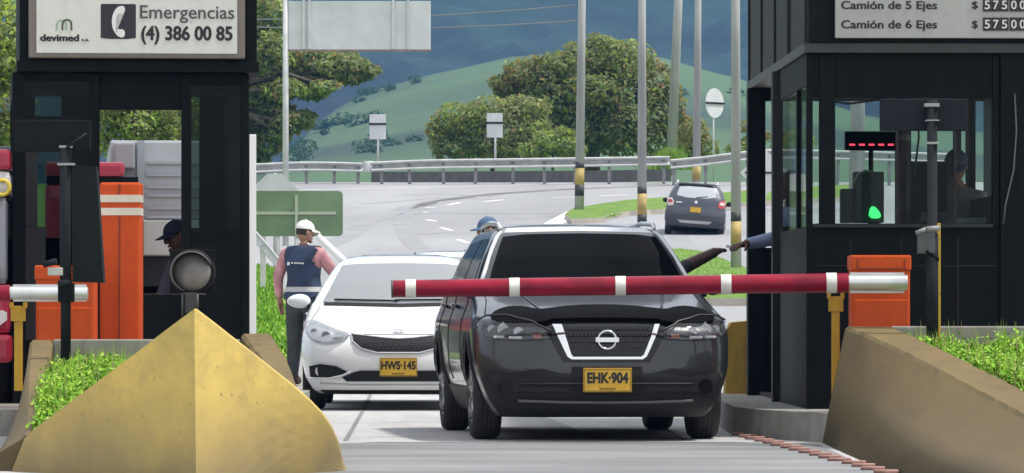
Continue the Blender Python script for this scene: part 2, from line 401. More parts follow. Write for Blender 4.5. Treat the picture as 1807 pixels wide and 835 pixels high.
for xa, xb in ((.35, -.9), (-2.6, -2.6)):
    bm = bmesh.new(); ground_strip([(xa, 34.7), (xb, 62)], .30, .0035); tag(bmo('lane_grime', bm, ground_strip_mat, fix=False), kind='structure')
track('tyre_track', [(560, 440), (640, 395), (720, 366), (830, 346), (960, 336), (1120, 330), (1300, 322)], .35, TRK)
track('tyre_track', [(740, 440), (716, 410), (706, 385), (760, 356), (880, 342), (1020, 333), (1180, 326)], .30, TRK)
track('tyre_track', [(1215, 445), (1200, 420), (1195, 400), (1215, 375), (1290, 368)], .28, TRK)
HZ = bpy.data.materials.new('valley_haze'); HZ.use_nodes = True
nt = HZ.node_tree; nt.nodes.remove(nt.nodes['Principled BSDF'])
pv = nt.nodes.new('ShaderNodeVolumePrincipled'); pv.inputs['Color'].default_value = (.17, .45, .95, 1); pv.inputs['Density'].default_value = .00018; pv.inputs['Anisotropy'].default_value = .0
nt.links.new(pv.outputs[0], nt.nodes['Material Output'].inputs['Volume'])
tag(boxes('haze', [(-1250, 1250, -80, 2550, -12, 420)], HZ), kind='stuff')
# ------------------------------------------------------------------ concrete islands with ramped walls
def wall(name, st, mat, parent=None):
    "stations: (Y, base outer X, top outer X, top Z, top inner X)"
    bm = bmesh.new(); prev = None
    D = []
    for a, b in zip(st, st[1:]):
        D += [tuple(u + (v - u) * k / 12 for u, v in zip(a, b)) for k in range(12)]
    D.append(st[-1])
    for Y, xb, xt, zt, xi in D:
        s = 1 if xi > xt else -1
        q = [(xb, Y, .0), (xb + (xt - xb) * .5, Y, zt * .5), (xt - (xt - xb) * .06 * 0, Y, zt - .02), (xt + s * .02, Y, zt), (xi - s * .02, Y, zt), (xi, Y, zt - .02), (xi, Y, 0)]
        j_ = lambda a: random.uniform(-a, a)
        q = [(c[0] + (j_(.0025) if 2 <= i <= 5 else 0), c[1], c[2] + (j_(.003) if 2 <= i <= 5 else 0)) for i, c in enumerate(q)]
        row = [bm.verts.new(c) for c in q]
        if prev:
            for i in range(len(q)):
                j = (i + 1) % len(q); f = bm.faces.new((prev[i], prev[j], row[j], row[i])); f.smooth = i < 2
        else: bm.faces.new(row)
        prev = row
    bm.faces.new(prev[::-1])
    return bmo(name, bm, mat, parent)
def soil_and_weeds(xl, xr, zt, y0, y1, n, label, seed, bare=None):
    "planted bed: rough soil and leafy weeds"
    rnd = random.Random(seed); bm = bmesh.new(); N, K = 26, 14; g = []
    for j in range(N + 1):
        y = y0 + (y1 - y0) * j / N; a, b = lerp_tab(xl, y), lerp_tab(xr, y)
        g.append([bm.verts.new((a + (b - a) * i / K, y, lerp_tab(zt, y) + rnd.uniform(-.015, .02) + (.03 if 0 < i < K else 0))) for i in range(K + 1)])
    for j in range(N):
        for i in range(K): bm.faces.new((g[j][i], g[j][i + 1], g[j + 1][i + 1], g[j + 1][i])).smooth = True
    tag(bmo('planted_soil', bm, SOIL, fix=False), kind='structure')
    bm = bmesh.new()
    for _ in range(n):
        y = rnd.uniform(y0 + .02, y1 - .02); a, b = lerp_tab(xl, y), lerp_tab(xr, y); x = rnd.uniform(a + .03, b - .03); z = lerp_tab(zt, y)
        if bare and bare(x, y, rnd): continue
        nz = .55 + 1.1 * max(0, .5 + mnoise.noise((x * 1.7, y * .9, seed))); hh = nz * rnd.uniform(.03, .085) if rnd.random() < .95 else rnd.uniform(.09, .17)
        for q in range(rnd.choice((3, 4, 5))):
            an = rnd.uniform(0, 6.28); ln = rnd.uniform(.014, .036); el = rnd.uniform(-.1, .9)
            c = Vector((x + rnd.gauss(0, .02), y + rnd.gauss(0, .03), z + hh * rnd.uniform(.35, 1))); d = Vector((math.cos(an) * math.cos(el), math.sin(an) * math.cos(el), math.sin(el))) * ln
            sd = Vector((-math.sin(an), math.cos(an), rnd.uniform(-.3, .3))) * ln * .38
            f = bm.faces.new([bm.verts.new(v) for v in (c - d * .4, c + sd, c + d, c - sd)]); f.material_index = rnd.choices((0, 1, 2, 3), (.42, .33, .22, .03))[0]
        if rnd.random() < .4:
            p = Vector((x, y, z)); w = .006; lean = rnd.gauss(0, .03)
            f = bm.faces.new([bm.verts.new(v) for v in (p - Vector((w, 0, 0)), p + Vector((w, 0, 0)), p + Vector((lean, rnd.gauss(0, .03), hh * 1.5)))]); f.material_index = 4 if rnd.random() < .3 else 2
    return tag(bmo('grass', bm, LEAFG + [STRAW], fix=False), label, kind='stuff')
# left island: a pointed prow, two swooping side walls, a cross wall in front of the booth
LI = thing('traffic_island', 'yellow concrete island with a tall pointed prow in front of the phone sign booth', 'traffic island', (0, 0, 0))
bm = bmesh.new()
ap = P(343, 545, 27.3); rb = P(346, 850, 27.0); rb.z = 0
def hull_y(k): return 27.0 + 1.30 * k + .12 * k * k
def tops(pts): return [P(x, y, hull_y((i + 1) / len(pts)) + .30 * (1 - (i + 1) / len(pts))) for i, (x, y) in enumerate(pts)]
R_top = tops([(376, 570), (410, 597), (445, 624), (480, 652), (515, 680), (545, 706), (568, 730), (584, 754), (596, 782), (604, 815)])
L_top = tops([(312, 568), (280, 592), (248, 617), (214, 642), (180, 668), (146, 693), (115, 716), (86, 738), (62, 756), (44, 772)])
def side_face(tops, endx):
    n = 6; cols = []
    for i, t in enumerate([ap] + tops):
        k = i / len(tops); base = Vector((rb.x + (endx - rb.x) * k, hull_y(k), 0))
        cols.append([base.lerp(t, j / n) for j in range(n + 1)])
    return cols
def add_cols(bm, cols, off):
    A = [[bm.verts.new(p) for p in c] for c in cols]; B = [[bm.verts.new(p + off) for p in c] for c in cols]
    for g, fl in ((A, 0), (B, 1)):
        for a, b in zip(g, g[1:]):
            for j in range(len(a) - 1): bm.faces.new((a[j], b[j], b[j + 1], a[j + 1]))
    for a, b, c, d in zip(A, A[1:], B, B[1:]): bm.faces.new((a[-1], b[-1], d[-1], c[-1]))
    for a, b in zip(A[-1:], B[-1:]):
        for j in range(len(a) - 1): bm.faces.new((a[j], a[j + 1], b[j + 1], b[j]))
add_cols(bm, side_face(R_top, W(607, 28.42) + .01), Vector((0, .20, 0)))
add_cols(bm, side_face(L_top, W(20, 28.42)), Vector((0, .20, 0)))
bmesh.ops.remove_doubles(bm, verts=bm.verts, dist=.002)
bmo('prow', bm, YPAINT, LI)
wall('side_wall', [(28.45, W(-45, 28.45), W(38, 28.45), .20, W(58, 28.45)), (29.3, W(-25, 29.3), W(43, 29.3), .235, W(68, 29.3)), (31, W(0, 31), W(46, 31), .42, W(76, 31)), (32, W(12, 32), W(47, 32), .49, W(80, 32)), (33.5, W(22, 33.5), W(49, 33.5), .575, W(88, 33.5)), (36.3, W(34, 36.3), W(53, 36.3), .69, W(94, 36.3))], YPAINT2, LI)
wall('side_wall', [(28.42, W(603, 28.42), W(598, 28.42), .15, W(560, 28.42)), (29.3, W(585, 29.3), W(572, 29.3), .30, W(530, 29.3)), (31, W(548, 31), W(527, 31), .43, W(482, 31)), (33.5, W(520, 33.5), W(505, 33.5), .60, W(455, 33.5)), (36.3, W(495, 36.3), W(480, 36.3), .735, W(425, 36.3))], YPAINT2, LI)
boxes('cross_wall', [(W(94, 36.2) + .004, W(425, 36.2) - .004, 36.12, 36.297, 0, .695)], CONC, LI, bev=.012)
bm = bmesh.new(); fl = [(-3.86, 36.302), (-1.72, 36.302), (-1.80, 45), (-4.5, 45)]
a = [bm.verts.new((x, y, .0)) for x, y in fl]; b = [bm.verts.new((x, y, .19)) for x, y in fl]
bm.faces.new(b)
for i in range(4): bm.faces.new((a[i], a[(i + 1) % 4], b[(i + 1) % 4], b[i]))
bmo('kerb_platform', bm, CONC, LI)
soil_and_weeds([(28.4, W(52, 28.4)), (29.3, W(54, 29.3)), (31, W(64, 31)), (32, W(76, 32)), (33.5, W(90, 33.5)), (36.1, W(97, 36.1))], [(28.4, W(555, 28.4)), (31, W(482, 31)), (36.1, W(425, 36.1))], [(28.4, .19), (29.3, .235), (31, .41), (33.5, .45), (36.1, .47)], 28.65, 36.1, 15000, 'green weeds filling the left island behind the yellow prow', 3, bare=lambda x, y, r: y > 34.2 and r.random() < .35)
# weeds spilling over the left wall
# right island
RI = thing('traffic_island', 'long brown-stained concrete island ramping down beside the lane, weeds on top', 'traffic island', (0, 0, 0))
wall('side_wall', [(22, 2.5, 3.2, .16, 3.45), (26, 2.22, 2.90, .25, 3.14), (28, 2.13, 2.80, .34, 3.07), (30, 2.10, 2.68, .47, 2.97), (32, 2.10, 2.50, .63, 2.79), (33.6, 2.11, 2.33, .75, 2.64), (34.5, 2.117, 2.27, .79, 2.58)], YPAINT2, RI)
boxes('cross_wall', [(2.583, 4.6, 34.4, 34.55, 0, .795)], CONC, RI, bev=.012)
bm = bmesh.new(); fl = [(2.13, 34.504), (4.6, 34.56), (4.6, 45), (1.72, 45), (1.60, 38.5), (1.60, 36.9), (1.72, 35.9)]
a = [bm.verts.new((x, y, .0)) for x, y in fl]; b = [bm.verts.new((x + (.02 if x < 3 else 0), y, .20)) for x, y in fl]
bm.faces.new(b)
for i in range(7): bm.faces.new((a[i], a[(i + 1) % 7], b[(i + 1) % 7], b[i]))
bmo('kerb_platform', bm, CONC, RI)
soil_and_weeds([(26, 3.14), (28, 3.07), (30, 2.97), (32, 2.79), (33.6, 2.64), (34.4, 2.60)], [(26, 4.5), (34.4, 4.5)], [(26, .21), (28, .30), (30, .42), (32, .54), (33.2, .60), (34.4, .61)], 26, 34.39, 22000, 'green weeds on top of the right island', 5)
STUD = M('faded_pink_stud', (.27, .145, .12), .85, var=.4, scale=14)
first = None
for i in range(16):
    Y = 36.4 - i * .56; X = 1.648 + (36.4 - Y) * .0515
    if first is None:
        bm = bmesh.new(); box(bm, -.068, .068, -.05, .05, 0, .020, bev=.008); o = bmo('road_stud', bm, STUD, loc=(X, Y, .004), smooth=True); first = o
        tag(o, 'faded pink block in the line of studs along the brown island kerb', 'road stud', 'pink studs along the right kerb')
    else:
        o = first.copy(); COL.objects.link(o); o.location = (X + random.uniform(-.015, .015), Y, .004); o.rotation_euler = (0, 0, random.uniform(-.2, .2))
# rear crash block of the right island
bm = bmesh.new(); prism(bm, [(0, 0), (.30, 0), (.30, .60), (.22, .615), (.05, .60), (0, .53)], 0, .5)
tag(bmo('crash_block', bm, YDARK, None, loc=(W(1281, 42.4), 42.4, .20)), 'ochre painted concrete block behind the dark crossover, against the right booth', 'concrete block')
bm = bmesh.new(); lathe(bm, [(.035, 0), (.035, .20), (.035, .21), (.035, .40), (.035, .41), (.035, .62), (.035, .64), (.035, .95), (.02, .97)], 'Z', 12)
for f in bm.faces:
    z = f.calc_center_median().z; f.material_index = int(z / .16) % 2
tag(bmo('marker_post', bm, [WHITEB, M('marker_red', (.42, .03, .04), .5)], None, loc=(W(1336, 41.9), 41.9, .20)), 'thin red and white striped post behind the boom, next to the right booth', 'marker post')

# ------------------------------------------------------------------ the two toll booths
def loc_fn(root):
    mi = (Matrix.Translation(root.location) @ Euler(root.rotation_euler).to_matrix().to_4x4()).inverted()
    return lambda px, py, Y: mi @ P(px, py, Y)
# left booth
LB = thing('toll_booth', 'dark toll booth under the emergency phone sign, left of the white sedan', 'toll booth', (W(22, 38.6), 38.6, .19), R(6.0))
lf = loc_fn(LB); k = 231.2
def lx(px): return (px - 22) / 231.2
def lz(py): return Z(py, 38.6) - .19
WID = lx(437); DEP = 3.0; TOP = lz(128)
boxes('wall', [(0, lx(172), 0, .06, 0, lz(495)), (lx(172) + .002, lx(322) - .002, .01, .06, 0, lz(520)), (lx(322), WID, 0, .06, 0, lz(405)),
               (lx(172) + .002, lx(322) - .002, .012, .06, lz(193), TOP), (lx(322), WID, 0, .06, lz(150), TOP), (0, lx(172), 0, .06, lz(143), TOP)], BLACKW, LB, bev=.004)
boxes('front_post', [(0, lx(44), -.02, .08, 0, TOP - .01), (lx(157), lx(174), -.022, .08, 0, TOP - .01), (lx(320), lx(335), -.022, .08, 0, TOP - .01), (lx(427), WID + .01, -.02, .08, 0, TOP - .01)], BLACKW, LB, bev=.004)
boxes('window_bar', [(lx(44), lx(157), -.01, .05, lz(262), lz(205)), (lx(335), lx(427), -.008, .05, lz(412), lz(405))], BLACKW, LB)
boxes('door_leaf', [(lx(44) + .002, lx(80), -.012, .05, lz(600), lz(400)), (lx(44) + .002, lx(66), -.012, .05, lz(400) + .002, lz(262) - .002)], BLACK2, LB, bev=.004)
boxes('window_pane', [(lx(44), lx(157), .02, .026, lz(495), lz(143)), (lx(335), lx(427), .02, .026, lz(405), lz(150))], TINTGLASS, LB)
# side walls, rear wall with its openings
def rx(px): return lf(px, 300, 41.55).x
def rz_(py): return lf(250, py, 41.55).z
rear = [(-.0, rx(62), DEP - .06, DEP, 0, TOP), (rx(62), rx(176), DEP - .058, DEP, 0, rz_(420)), (rx(62), rx(176), DEP - .058, DEP, rz_(140), TOP), (rx(108), rx(176), DEP - .056, DEP - .002, rz_(420), rz_(140)),
        (rx(176), rx(330), DEP - .059, DEP, 0, rz_(505)), (rx(176), rx(330), DEP - .059, DEP, rz_(150), TOP), (rx(330), rx(339), DEP - .058, DEP, 0, TOP), (rx(353), rx(419), DEP - .058, DEP, 0, TOP), (rx(427), max(WID, rx(436)), DEP - .058, DEP, 0, TOP), (rx(339), rx(353), DEP - .057, DEP, 0, rz_(402)), (rx(419), rx(427), DEP - .057, DEP, 0, rz_(402))]
boxes('rear_wall', rear, BLACKW, LB)
boxes('side_wall', [(-.002, .05, .082, DEP - .062, 0, lz(420)), (-.002, .05, .082, DEP - .062, lz(170), TOP), (WID - .05, WID + .002, .082, DEP - .062, 0, TOP), (-.001, .049, .9, 1.0, lz(420), lz(170)), (-.001, .049, 1.9, 2.0, lz(420), lz(170))], BLACKW, LB)
boxes('counter', [(lx(174), lx(322), .09, .5, lz(520) - .03, lz(520) - .005)], BLACK2, LB, bev=.005)
boxes('ceiling', [(.052, WID - .052, .082, DEP - .064, TOP - .06, TOP - .005)], BLACKI, LB)
boxes('white_jamb', [(WID + .012, lx(452), -.02, .06, 0, lz(236))], M('white_jamb_paint', (.88, .88, .89), .45), LB, bev=.006)
for px in (88, 388):     # small ceiling lamps behind the glass
    boxes('ceiling_lamp', [(lx(px) - .03, lx(px) + .03, .3, .36, lz(165), lz(160))], M('lamp_cover', (.35, .36, .36), .4), LB, bev=.004)
# its roof box and sign
cx0, cx1 = lx(34), lx(452)
boxes('canopy', [(cx0, cx1, -.12, DEP + .5, TOP + .004, TOP + 1.5)], BLACKW, LB, bev=.006)
boxes('canopy_fascia', [(cx0 - .02, cx1 + .015, -.14, DEP + .52, TOP + .002, TOP + .085)], BLACKW, LB, bev=.004)
SGN = boxes('sign', [(lx(50), lx(430), -.20, -.125, lz(104), lz(-150))], FRAMEB, LB, bev=.012)
def llx(px): return (px - 22) / 232.4
def llz(py): return Z(py, 38.4) - .19
boxes('sign_face', [(llx(64), llx(418), -.206, -.196, llz(93), llz(-120))], SIGNW, SGN)
yS = -.2075
def fit(name, s, x0, x1, base, cap, mat, parent, y, bold=0.0, shear=0.0):
    o = text(name, s, 1.0, mat, parent, (0, 0, 0), heavy=bold, shear=shear, depth=.0)
    xs_ = [v.co.x for v in o.data.vertices]; w = max(xs_) - min(xs_); sx = (x1 - x0) / w; sz = cap / .72
    o.data.transform(Matrix.Translation((-min(xs_), 0, 0))); o.data.transform(Matrix.Diagonal((sx, sz, 1, 1)))
    o.location = (x0, y, base)
    return o
GREYINK = M('dark_grey_lettering', (.07, .07, .075), .5)
fit('phone_word', 'Emergencias', llx(246), llx(413), llz(31), 24 / 232.4, GREYINK, SGN, yS, bold=.012)
fit('phone_number', '(4) 386 00 85', llx(248), llx(410), llz(69), 25 / 232.4, INK, SGN, yS, bold=.040)
fit('operator_name', 'devimed', llx(70), llx(139), llz(72), 12 / 232.4, INK, SGN, yS, bold=.05)
fit('operator_suffix', 's.a.', llx(143), llx(157), llz(72), 6 / 232.4, INK, SGN, yS, bold=.03)
def logo_m(x0, x1, zb, zt, mat, two):
    w = (x1 - x0); st = w * .16; bm = bmesh.new(); n = 10; y0, y1 = yS, yS + .004
    arcs = [(x0, x0 + w * .58), (x0 + w * .42, x1)] if two else [(x0, x1)]
    for a, b in arcs:
        r = (b - a) / 2; c = (a + b) / 2; zc = zt - r
        o = [(a, zb)] + [(c - r * math.cos(math.pi * i / n), zc + r * math.sin(math.pi * i / n)) for i in range(n + 1)] + [(b, zb), (b - st, zb)] + [(c + (r - st) * math.cos(math.pi * i / n), zc + (r - st) * math.sin(math.pi * i / n)) for i in range(n + 1)] + [(a + st, zb)]
        prism(bm, o, y0, y1); y0 -= .0005
    return bm
bmo('logo', logo_m(llx(98), llx(118), llz(53), llz(34), 0, False), M('logo_pale_green', (.30, .42, .28), .5), SGN)
b_ = logo_m(llx(108), llx(127), llz(53), llz(33), 0, False)
for v in b_.verts: v.co.y -= .0015
bmo('logo', b_, M('logo_dark_olive', (.06, .07, .035), .5), SGN)
bm = bmesh.new(); prism(bm, chaikin([(llx(177), llz(68)), (llx(239), llz(68)), (llx(239), llz(68) + .03), (llx(239), llz(6) - .03), (llx(239), llz(6)), (llx(239) - .03, llz(6)), (llx(177) + .03, llz(6)), (llx(177), llz(6)), (llx(177), llz(6) - .03), (llx(177), llz(68) + .03)], 1), yS, yS + .006)
PS = bmo('phone_symbol', bm, M('navy_black_panel', (.012, .013, .02), .45), SGN)
bm = bmesh.new()
hs = [(214, 9), (205, 12), (198, 24), (196, 37), (198, 50), (205, 62), (214, 66), (219, 63), (220, 55), (215, 50), (209, 52), (205, 46), (204, 37), (205, 28), (209, 22), (215, 24), (220, 19), (219, 11)]
prism(bm, chaikin([(llx(x), llz(y)) for x, y in hs], 1), yS - .003, yS - .0005); bmo('handset', bm, M('white_handset', (.72, .72, .69), .5), PS)

# right booth
RB = thing('toll_booth', 'dark toll booth under the price board, right of the boom', 'toll booth', (2.10, 36.0, .20), R(1.1))
rf = loc_fn(RB)
def X_(px): return (px - 1424) / 248.
def Z_(py): return Z(py, 36.0) - .20
TOPR = Z_(94); CD = 2.6
WR = 2.3
boxes('wall', [(0, X_(1765), 0, .06, 0, Z_(398)), (0, X_(1765), .004, .06, Z_(172), TOPR), (X_(1765) + .002, WR, -.03, .06, 0, TOPR)], BLACKW, RB, bev=.004)
boxes('front_post', [(-.005, X_(1434), -.012, .07, 0, TOPR - .01), (X_(1446), X_(1473), -.014, .07, Z_(398), TOPR - .01), (X_(1752), X_(1764), -.012, .07, Z_(398), TOPR - .01)], BLACKW, RB, bev=.004)
boxes('window_sill', [(X_(1434), X_(1752), -.05, .10, Z_(402), Z_(396))], BLACK2, RB, bev=.004)
bm = bmesh.new(); box(bm, X_(1434), X_(1752), .03, .036, Z_(397), Z_(173)); bmo('window_pane', bm, BOOTHGLASS, RB)
def bx(px): return rf(px, 300, 38.6).x
def bz(py): return rf(1500, py, 38.6).z
boxes('rear_wall', [(0, X_(1765), CD - .06, CD, 0, bz(400)), (0, X_(1765), CD - .06, CD, bz(178), TOPR), (bx(1446), bx(1473), CD - .058, CD - .002, bz(400), bz(178)), (bx(1580), bx(1607), CD - .058, CD - .002, bz(400), bz(178)), (bx(1607), bx(1682), CD - .058, CD - .002, bz(400), bz(285)), (bx(1682), X_(1765), CD - .058, CD - .002, bz(400), bz(178)), (bx(1607), bx(1682), CD - .058, CD - .002, bz(196), bz(178))], BLACKI, RB)
boxes('side_wall', [(-.002, .04, .072, CD, 0, Z_(400)), (-.002, .04, .072, CD, Z_(150), TOPR), (-.001, .039, .95, 1.05, Z_(400), Z_(150)), (X_(1765) - .05, X_(1765), .062, CD - .062, 0, Z_(345)), (X_(1765) - .05, X_(1765), .062, CD - .062, Z_(128), TOPR), (X_(1765) - .05, X_(1765), 1.55, 1.8, Z_(345), Z_(128))], BLACKW, RB, bev=.003)
bm = bmesh.new(); box(bm, .015, .021, .08, CD - .02, Z_(399), Z_(151)); bmo('side_pane', bm, BOOTHGLASS, RB)
boxes('door_frame', [(-.05, .03, 2.75, 2.90, 0, TOPR), (-.045, .03, 2.91, 3.0, TOPR - .25, TOPR - .002)], BLACK2, RB, bev=.004)
boxes('rear_post', [(-.045, .10, 5.7, 5.9, 0, TOPR)], BLACKW, RB, bev=.004)
boxes('window_mullion', [(X_(p), X_(p + 5), .0, .03, Z_(397), Z_(173)) for p in (1581, 1684)], BLACKI, RB)
tubes('hanging_wire', [([(X_(1790), -.045, Z_(165)), (X_(1793), -.05, Z_(230)), (X_(1788), -.05, Z_(300)), (X_(1774), -.045, Z_(360)), (X_(1770), -.04, Z_(395))], .006)], M('pale_wire', (.10, .10, .10), .6), RB)
tubes('window_cable', [([(X_(1450), .12, Z_(174)), (X_(1500), .13, Z_(182)), (X_(1560), .12, Z_(174))], .008), ([(X_(1620), .12, Z_(174)), (X_(1625), .13, Z_(240)), (X_(1614), .12, Z_(330))], .008)], BLACKI, RB)
boxes('panel_seam', [(X_(p), X_(p) + .008, -.006, .002, .05, Z_(420)) for p in (1500, 1590, 1690)] + [(X_(1440), X_(1760), -.0065, .001, Z_(470), Z_(470) + .008)], BLACKI, RB)
boxes('rear_cabin_wall', [(.10, WR, 5.72, 5.78, 0, Z_(420)), (.10, WR, 5.72, 5.78, Z_(120), TOPR), (.30, .36, 3.3, 5.7, 0, Z_(400)), (1.9, 1.96, 2.7, 5.7, 0, TOPR)], BLACKW, RB)
boxes('floor', [(.05, WR, .07, 5.7, 0.004, .03)], BLACKI, RB)
boxes('canopy', [(0.0, WR + .3, -.06, 6.15, TOPR + .004, TOPR + 1.6)], BLACK2, RB, bev=.006)
ribs = [(-.018, -.001, y, y + .03, TOPR + .07, TOPR + 1.6) for y in (.0, 1.6, 1.72, 3.1, 4.6, 6.1)]
boxes('canopy_rib', ribs, BLACK2, RB)
boxes('canopy_fascia', [(-.025, WR + .3, -.075, 6.17, TOPR, TOPR + .07)], M('dark_fascia', (.035, .034, .034), .5, var=.15), RB, bev=.004)
boxes('canopy_front', [(.012, WR + .3, -.10, -.062, TOPR + .072, TOPR + 1.6)], BLACKW, RB)
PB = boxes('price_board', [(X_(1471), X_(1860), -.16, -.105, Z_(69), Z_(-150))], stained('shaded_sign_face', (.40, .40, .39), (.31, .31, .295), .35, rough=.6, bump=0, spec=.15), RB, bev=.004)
yP = -.1625
def px_(p): return (p - 1424) / 249.0
def pz_(p): return Z(p, 35.85) - .20
for base, n in ((16, '5'), (50, '6')):
    fit('vehicle_class', 'Camión de %s Ejes' % n, px_(1481), px_(1651), pz_(base), 14.5 / 249, INK, PB, yP, bold=.030)
    fit('currency_mark', '$', px_(1712), px_(1723), pz_(base - 1), 13 / 249, INK, PB, yP, bold=.025)
    for i, d in enumerate('57500'):
        a = 1732 + i * 15.2 + (1.5 if i > 2 else 0)
        b = boxes('price_flap', [(px_(a), px_(a + 14.2), yP - .006, yP + .004, pz_(base + 4), pz_(base - 19))], INK, PB)
        fit('price_digit', d, px_(a + 2.2), px_(a + 12.2), pz_(base), 15.5 / 249, M('flap_digit_white', (.62, .62, .60), .5) if 'flap_digit_white' not in bpy.data.materials else bpy.data.materials['flap_digit_white'], b, yP - .008, bold=.02)
# inside and in front of the right booth
def put(px, py, Y): return P(px, py, Y)
DS = thing('price_display', 'small electronic display with five red dashes behind the booth window', 'display', (W(1538, 37.4), 37.4, Z(395, 37.4)))
kk = 37.4 / FPX
boxes('casing', [(-46 * kk, 46 * kk, 0, .12, (395 - 265) * kk, (395 - 234) * kk)], BLACKW, DS, bev=.006)
boxes('bezel_edge', [(-46 * kk, 46 * kk, -.012, .10, (395 - 234) * kk + .001, (395 - 232) * kk)], BLACK2, DS)
LED = M('red_led', (1.0, .05, .10), .4, emit=2.2)
bm = bmesh.new()
for i in range(5): box(bm, (-34 + i * 17 - 5) * kk, (-34 + i * 17 + 5) * kk, -.006, .002, (395 - 257) * kk, (395 - 254) * kk, bev=.002)
bmo('led_dashes', bm, LED, DS)
tubes('stand', [([(0, .06, -.02), (0, .06, (395 - 265) * kk)], .018), ([(-.02, .06, -.01), (.06, .06, -.01)], .03)], BLACKW, DS)
boxes('counter', [(X_(1440), X_(1752), .10, 1.0, Z_(398), Z_(394))], BLACK2, RB, bev=.005)
EQ = thing('card_terminal', 'dark equipment box with a cable and green lamp behind the booth window', 'terminal', (W(1530, 36.9), 36.9, Z(393, 36.9)))
kk = 36.9 / FPX
boxes('casing', [(-22 * kk, 30 * kk, 0, .25, 0, 90 * kk), (-45 * kk, -23 * kk, .02, .22, 0, 60 * kk)], M('olive_black_plastic', (.022, .026, .022), .5, var=.2), EQ, bev=.008)
tubes('cable', [([(-24 * kk, -.01, 70 * kk), (-16 * kk, -.03, 86 * kk), (-4 * kk, -.02, 92 * kk), (8 * kk, 0, 90 * kk)], .007)], M('pale_cable', (.35, .36, .34), .5), EQ)
bm = bmesh.new()
prism(bm, chaikin([(2 * kk, 8 * kk), (5 * kk, 27 * kk), (12 * kk, 29 * kk), (20 * kk, 21 * kk), (24 * kk, 14 * kk), (22 * kk, 7 * kk)], 1), -.035, -.012)
bmo('green_lamp', bm, M('green_signal_lamp', (.06, 1.0, .20), .4, emit=1.3), EQ)
MON = thing('computer_monitor', 'black monitor seen from behind inside the right booth, beside the operator', 'monitor', (W(1640, 37.0), 37.0, Z(394, 37.0)))
kk = 37.0 / FPX
boxes('screen_back', [(-32 * kk, 32 * kk, 0, .06, 20 * kk, 106 * kk)], BLACKW, MON, bev=.01)
boxes('foot', [(-14 * kk, 14 * kk, -.02, .12, 0, 4 * kk), (-4 * kk, 4 * kk, .05, .09, 4 * kk, 30 * kk)], BLACKW, MON)
RD = thing('roller_blind', 'rusty brown upright column just inside the right booth window', 'column', (W(1592, 37.9), 37.9, .20))
kk = 37.9 / FPX
bm = bmesh.new(); tube(bm, [(0, 0, 0), (0, 0, 2.4)], 13 * kk, 12); bmo('column_shaft', bm, M('rusty_brown_steel', (.075, .045, .042), .6, var=.35, scale=8), RD)
bm = bmesh.new(); tube(bm, [(0, 0, Z(248, 37.9) - .2), (0, 0, Z(238, 37.9) - .2)], 14 * kk, 12); bmo('collar', bm, M('grey_tape', (.22, .2, .2), .5), RD)
RD.name = 'steel_column'
tag(boxes('paper_tray', [(W(1680, 36.6), W(1745, 36.6), 36.45, 36.85, Z(398, 36.6) + .006, Z(385, 36.6))], M('pale_tray_plastic', (.16, .16, .165), .5), None, bev=.01), 'grey tray on the counter under the booth operator', 'tray')

# ------------------------------------------------------------------ boom gates and their cabinets
def cabinet(label, x0, x1, Y, pt, zb, grp, bands=False, name='barrier_cabinet'):
    k = Y / FPX; t = thing(name, label, 'cabinet', (W((x0 + x1) / 2, Y), Y, zb), 0, grp)
    h = Z(pt, Y) - zb; w = (x1 - x0) * k / 2
    boxes('housing', [(-w, w, 0, .34, 0, h)], ORANGE, t, bev=.018)
    return t, w, h
BC, w, h = cabinet('orange boom cabinet at the right end of the lowered red boom', 1503, 1606, 34.75, 452, .20, 'orange boom cabinets')
boxes('lid', [(-w - .008, w + .008, -.012, .352, h - .10, h + .006)], ORANGE, BC, bev=.014)
boxes('lid_recess', [(-w * .82, w * .82, -.017, -.010, h - .088, h - .082), (-w * .82, -w * .79, -.017, -.010, h - .082, h - .02), (w * .79, w * .82, -.017, -.010, h - .082, h - .02)], ORANGED, BC)
boxes('door', [(-w * .92, w * .92, -.014, .004, .03, h - .30)], ORANGE, BC, bev=.006)
tubes('lock', [([(w * .7, -.012, h * .45), (w * .7, -.024, h * .45)], .014)], BLACKW, BC)
def boom(label, p_hinge, p_tip, Y, r, bands, stub, grp):
    a, b = P(*p_hinge, Y), P(*p_tip, Y)
    t = thing('boom_barrier', label, 'boom barrier', a, 0, grp)
    d = b - a
    bm = bmesh.new(); n = 40
    tube(bm, [d * (i / n) for i in range(n + 1)], [r * (1 - .10 * i / n) for i in range(n + 1)], 20); bmo('arm', bm, REDB, t, smooth=True, angle=R(40))
    L = d.length
    for f in bands:
        bm = bmesh.new(); tube(bm, [d * (f - .035 / L), d * (f + .035 / L)], r * (1 - .1 * f) + .0035, 20, cap=True)
        bmo('reflective_band', bm, WHITEB, t, smooth=True, angle=R(40))
    s = P(*stub, Y) - a
    bm = bmesh.new(); tube(bm, [d.normalized() * .02, Vector((0, 0, 0)), s * .02, s], [r * .72, r * .80, r * .80, r * .80], 20); bmo('counterweight_tube', bm, ALU, t, smooth=True, angle=R(40))
    bm = bmesh.new(); box(bm, min(0, s.x) + .015, max(0, s.x) - .015, r * .8 + .004, r * .8 + .022, -r * 1.06, r * 1.06); bmo('mounting_plate', bm, ALU, t)
    bm = bmesh.new(); tube(bm, [d * .9985, d * 1.003], r * .92, 20); bmo('end_cap', bm, M('dark_end_cap', (.07, .05, .05), .5), t)
    return t
boom('red boom lowered across the lane in front of the dark crossover', (1497, 499), (693, 510), 34.35, .066, [(1497 - x) / 804. for x in (1467, 1281, 1095, 908, 725)], (1601, 499), 'red boom barriers')
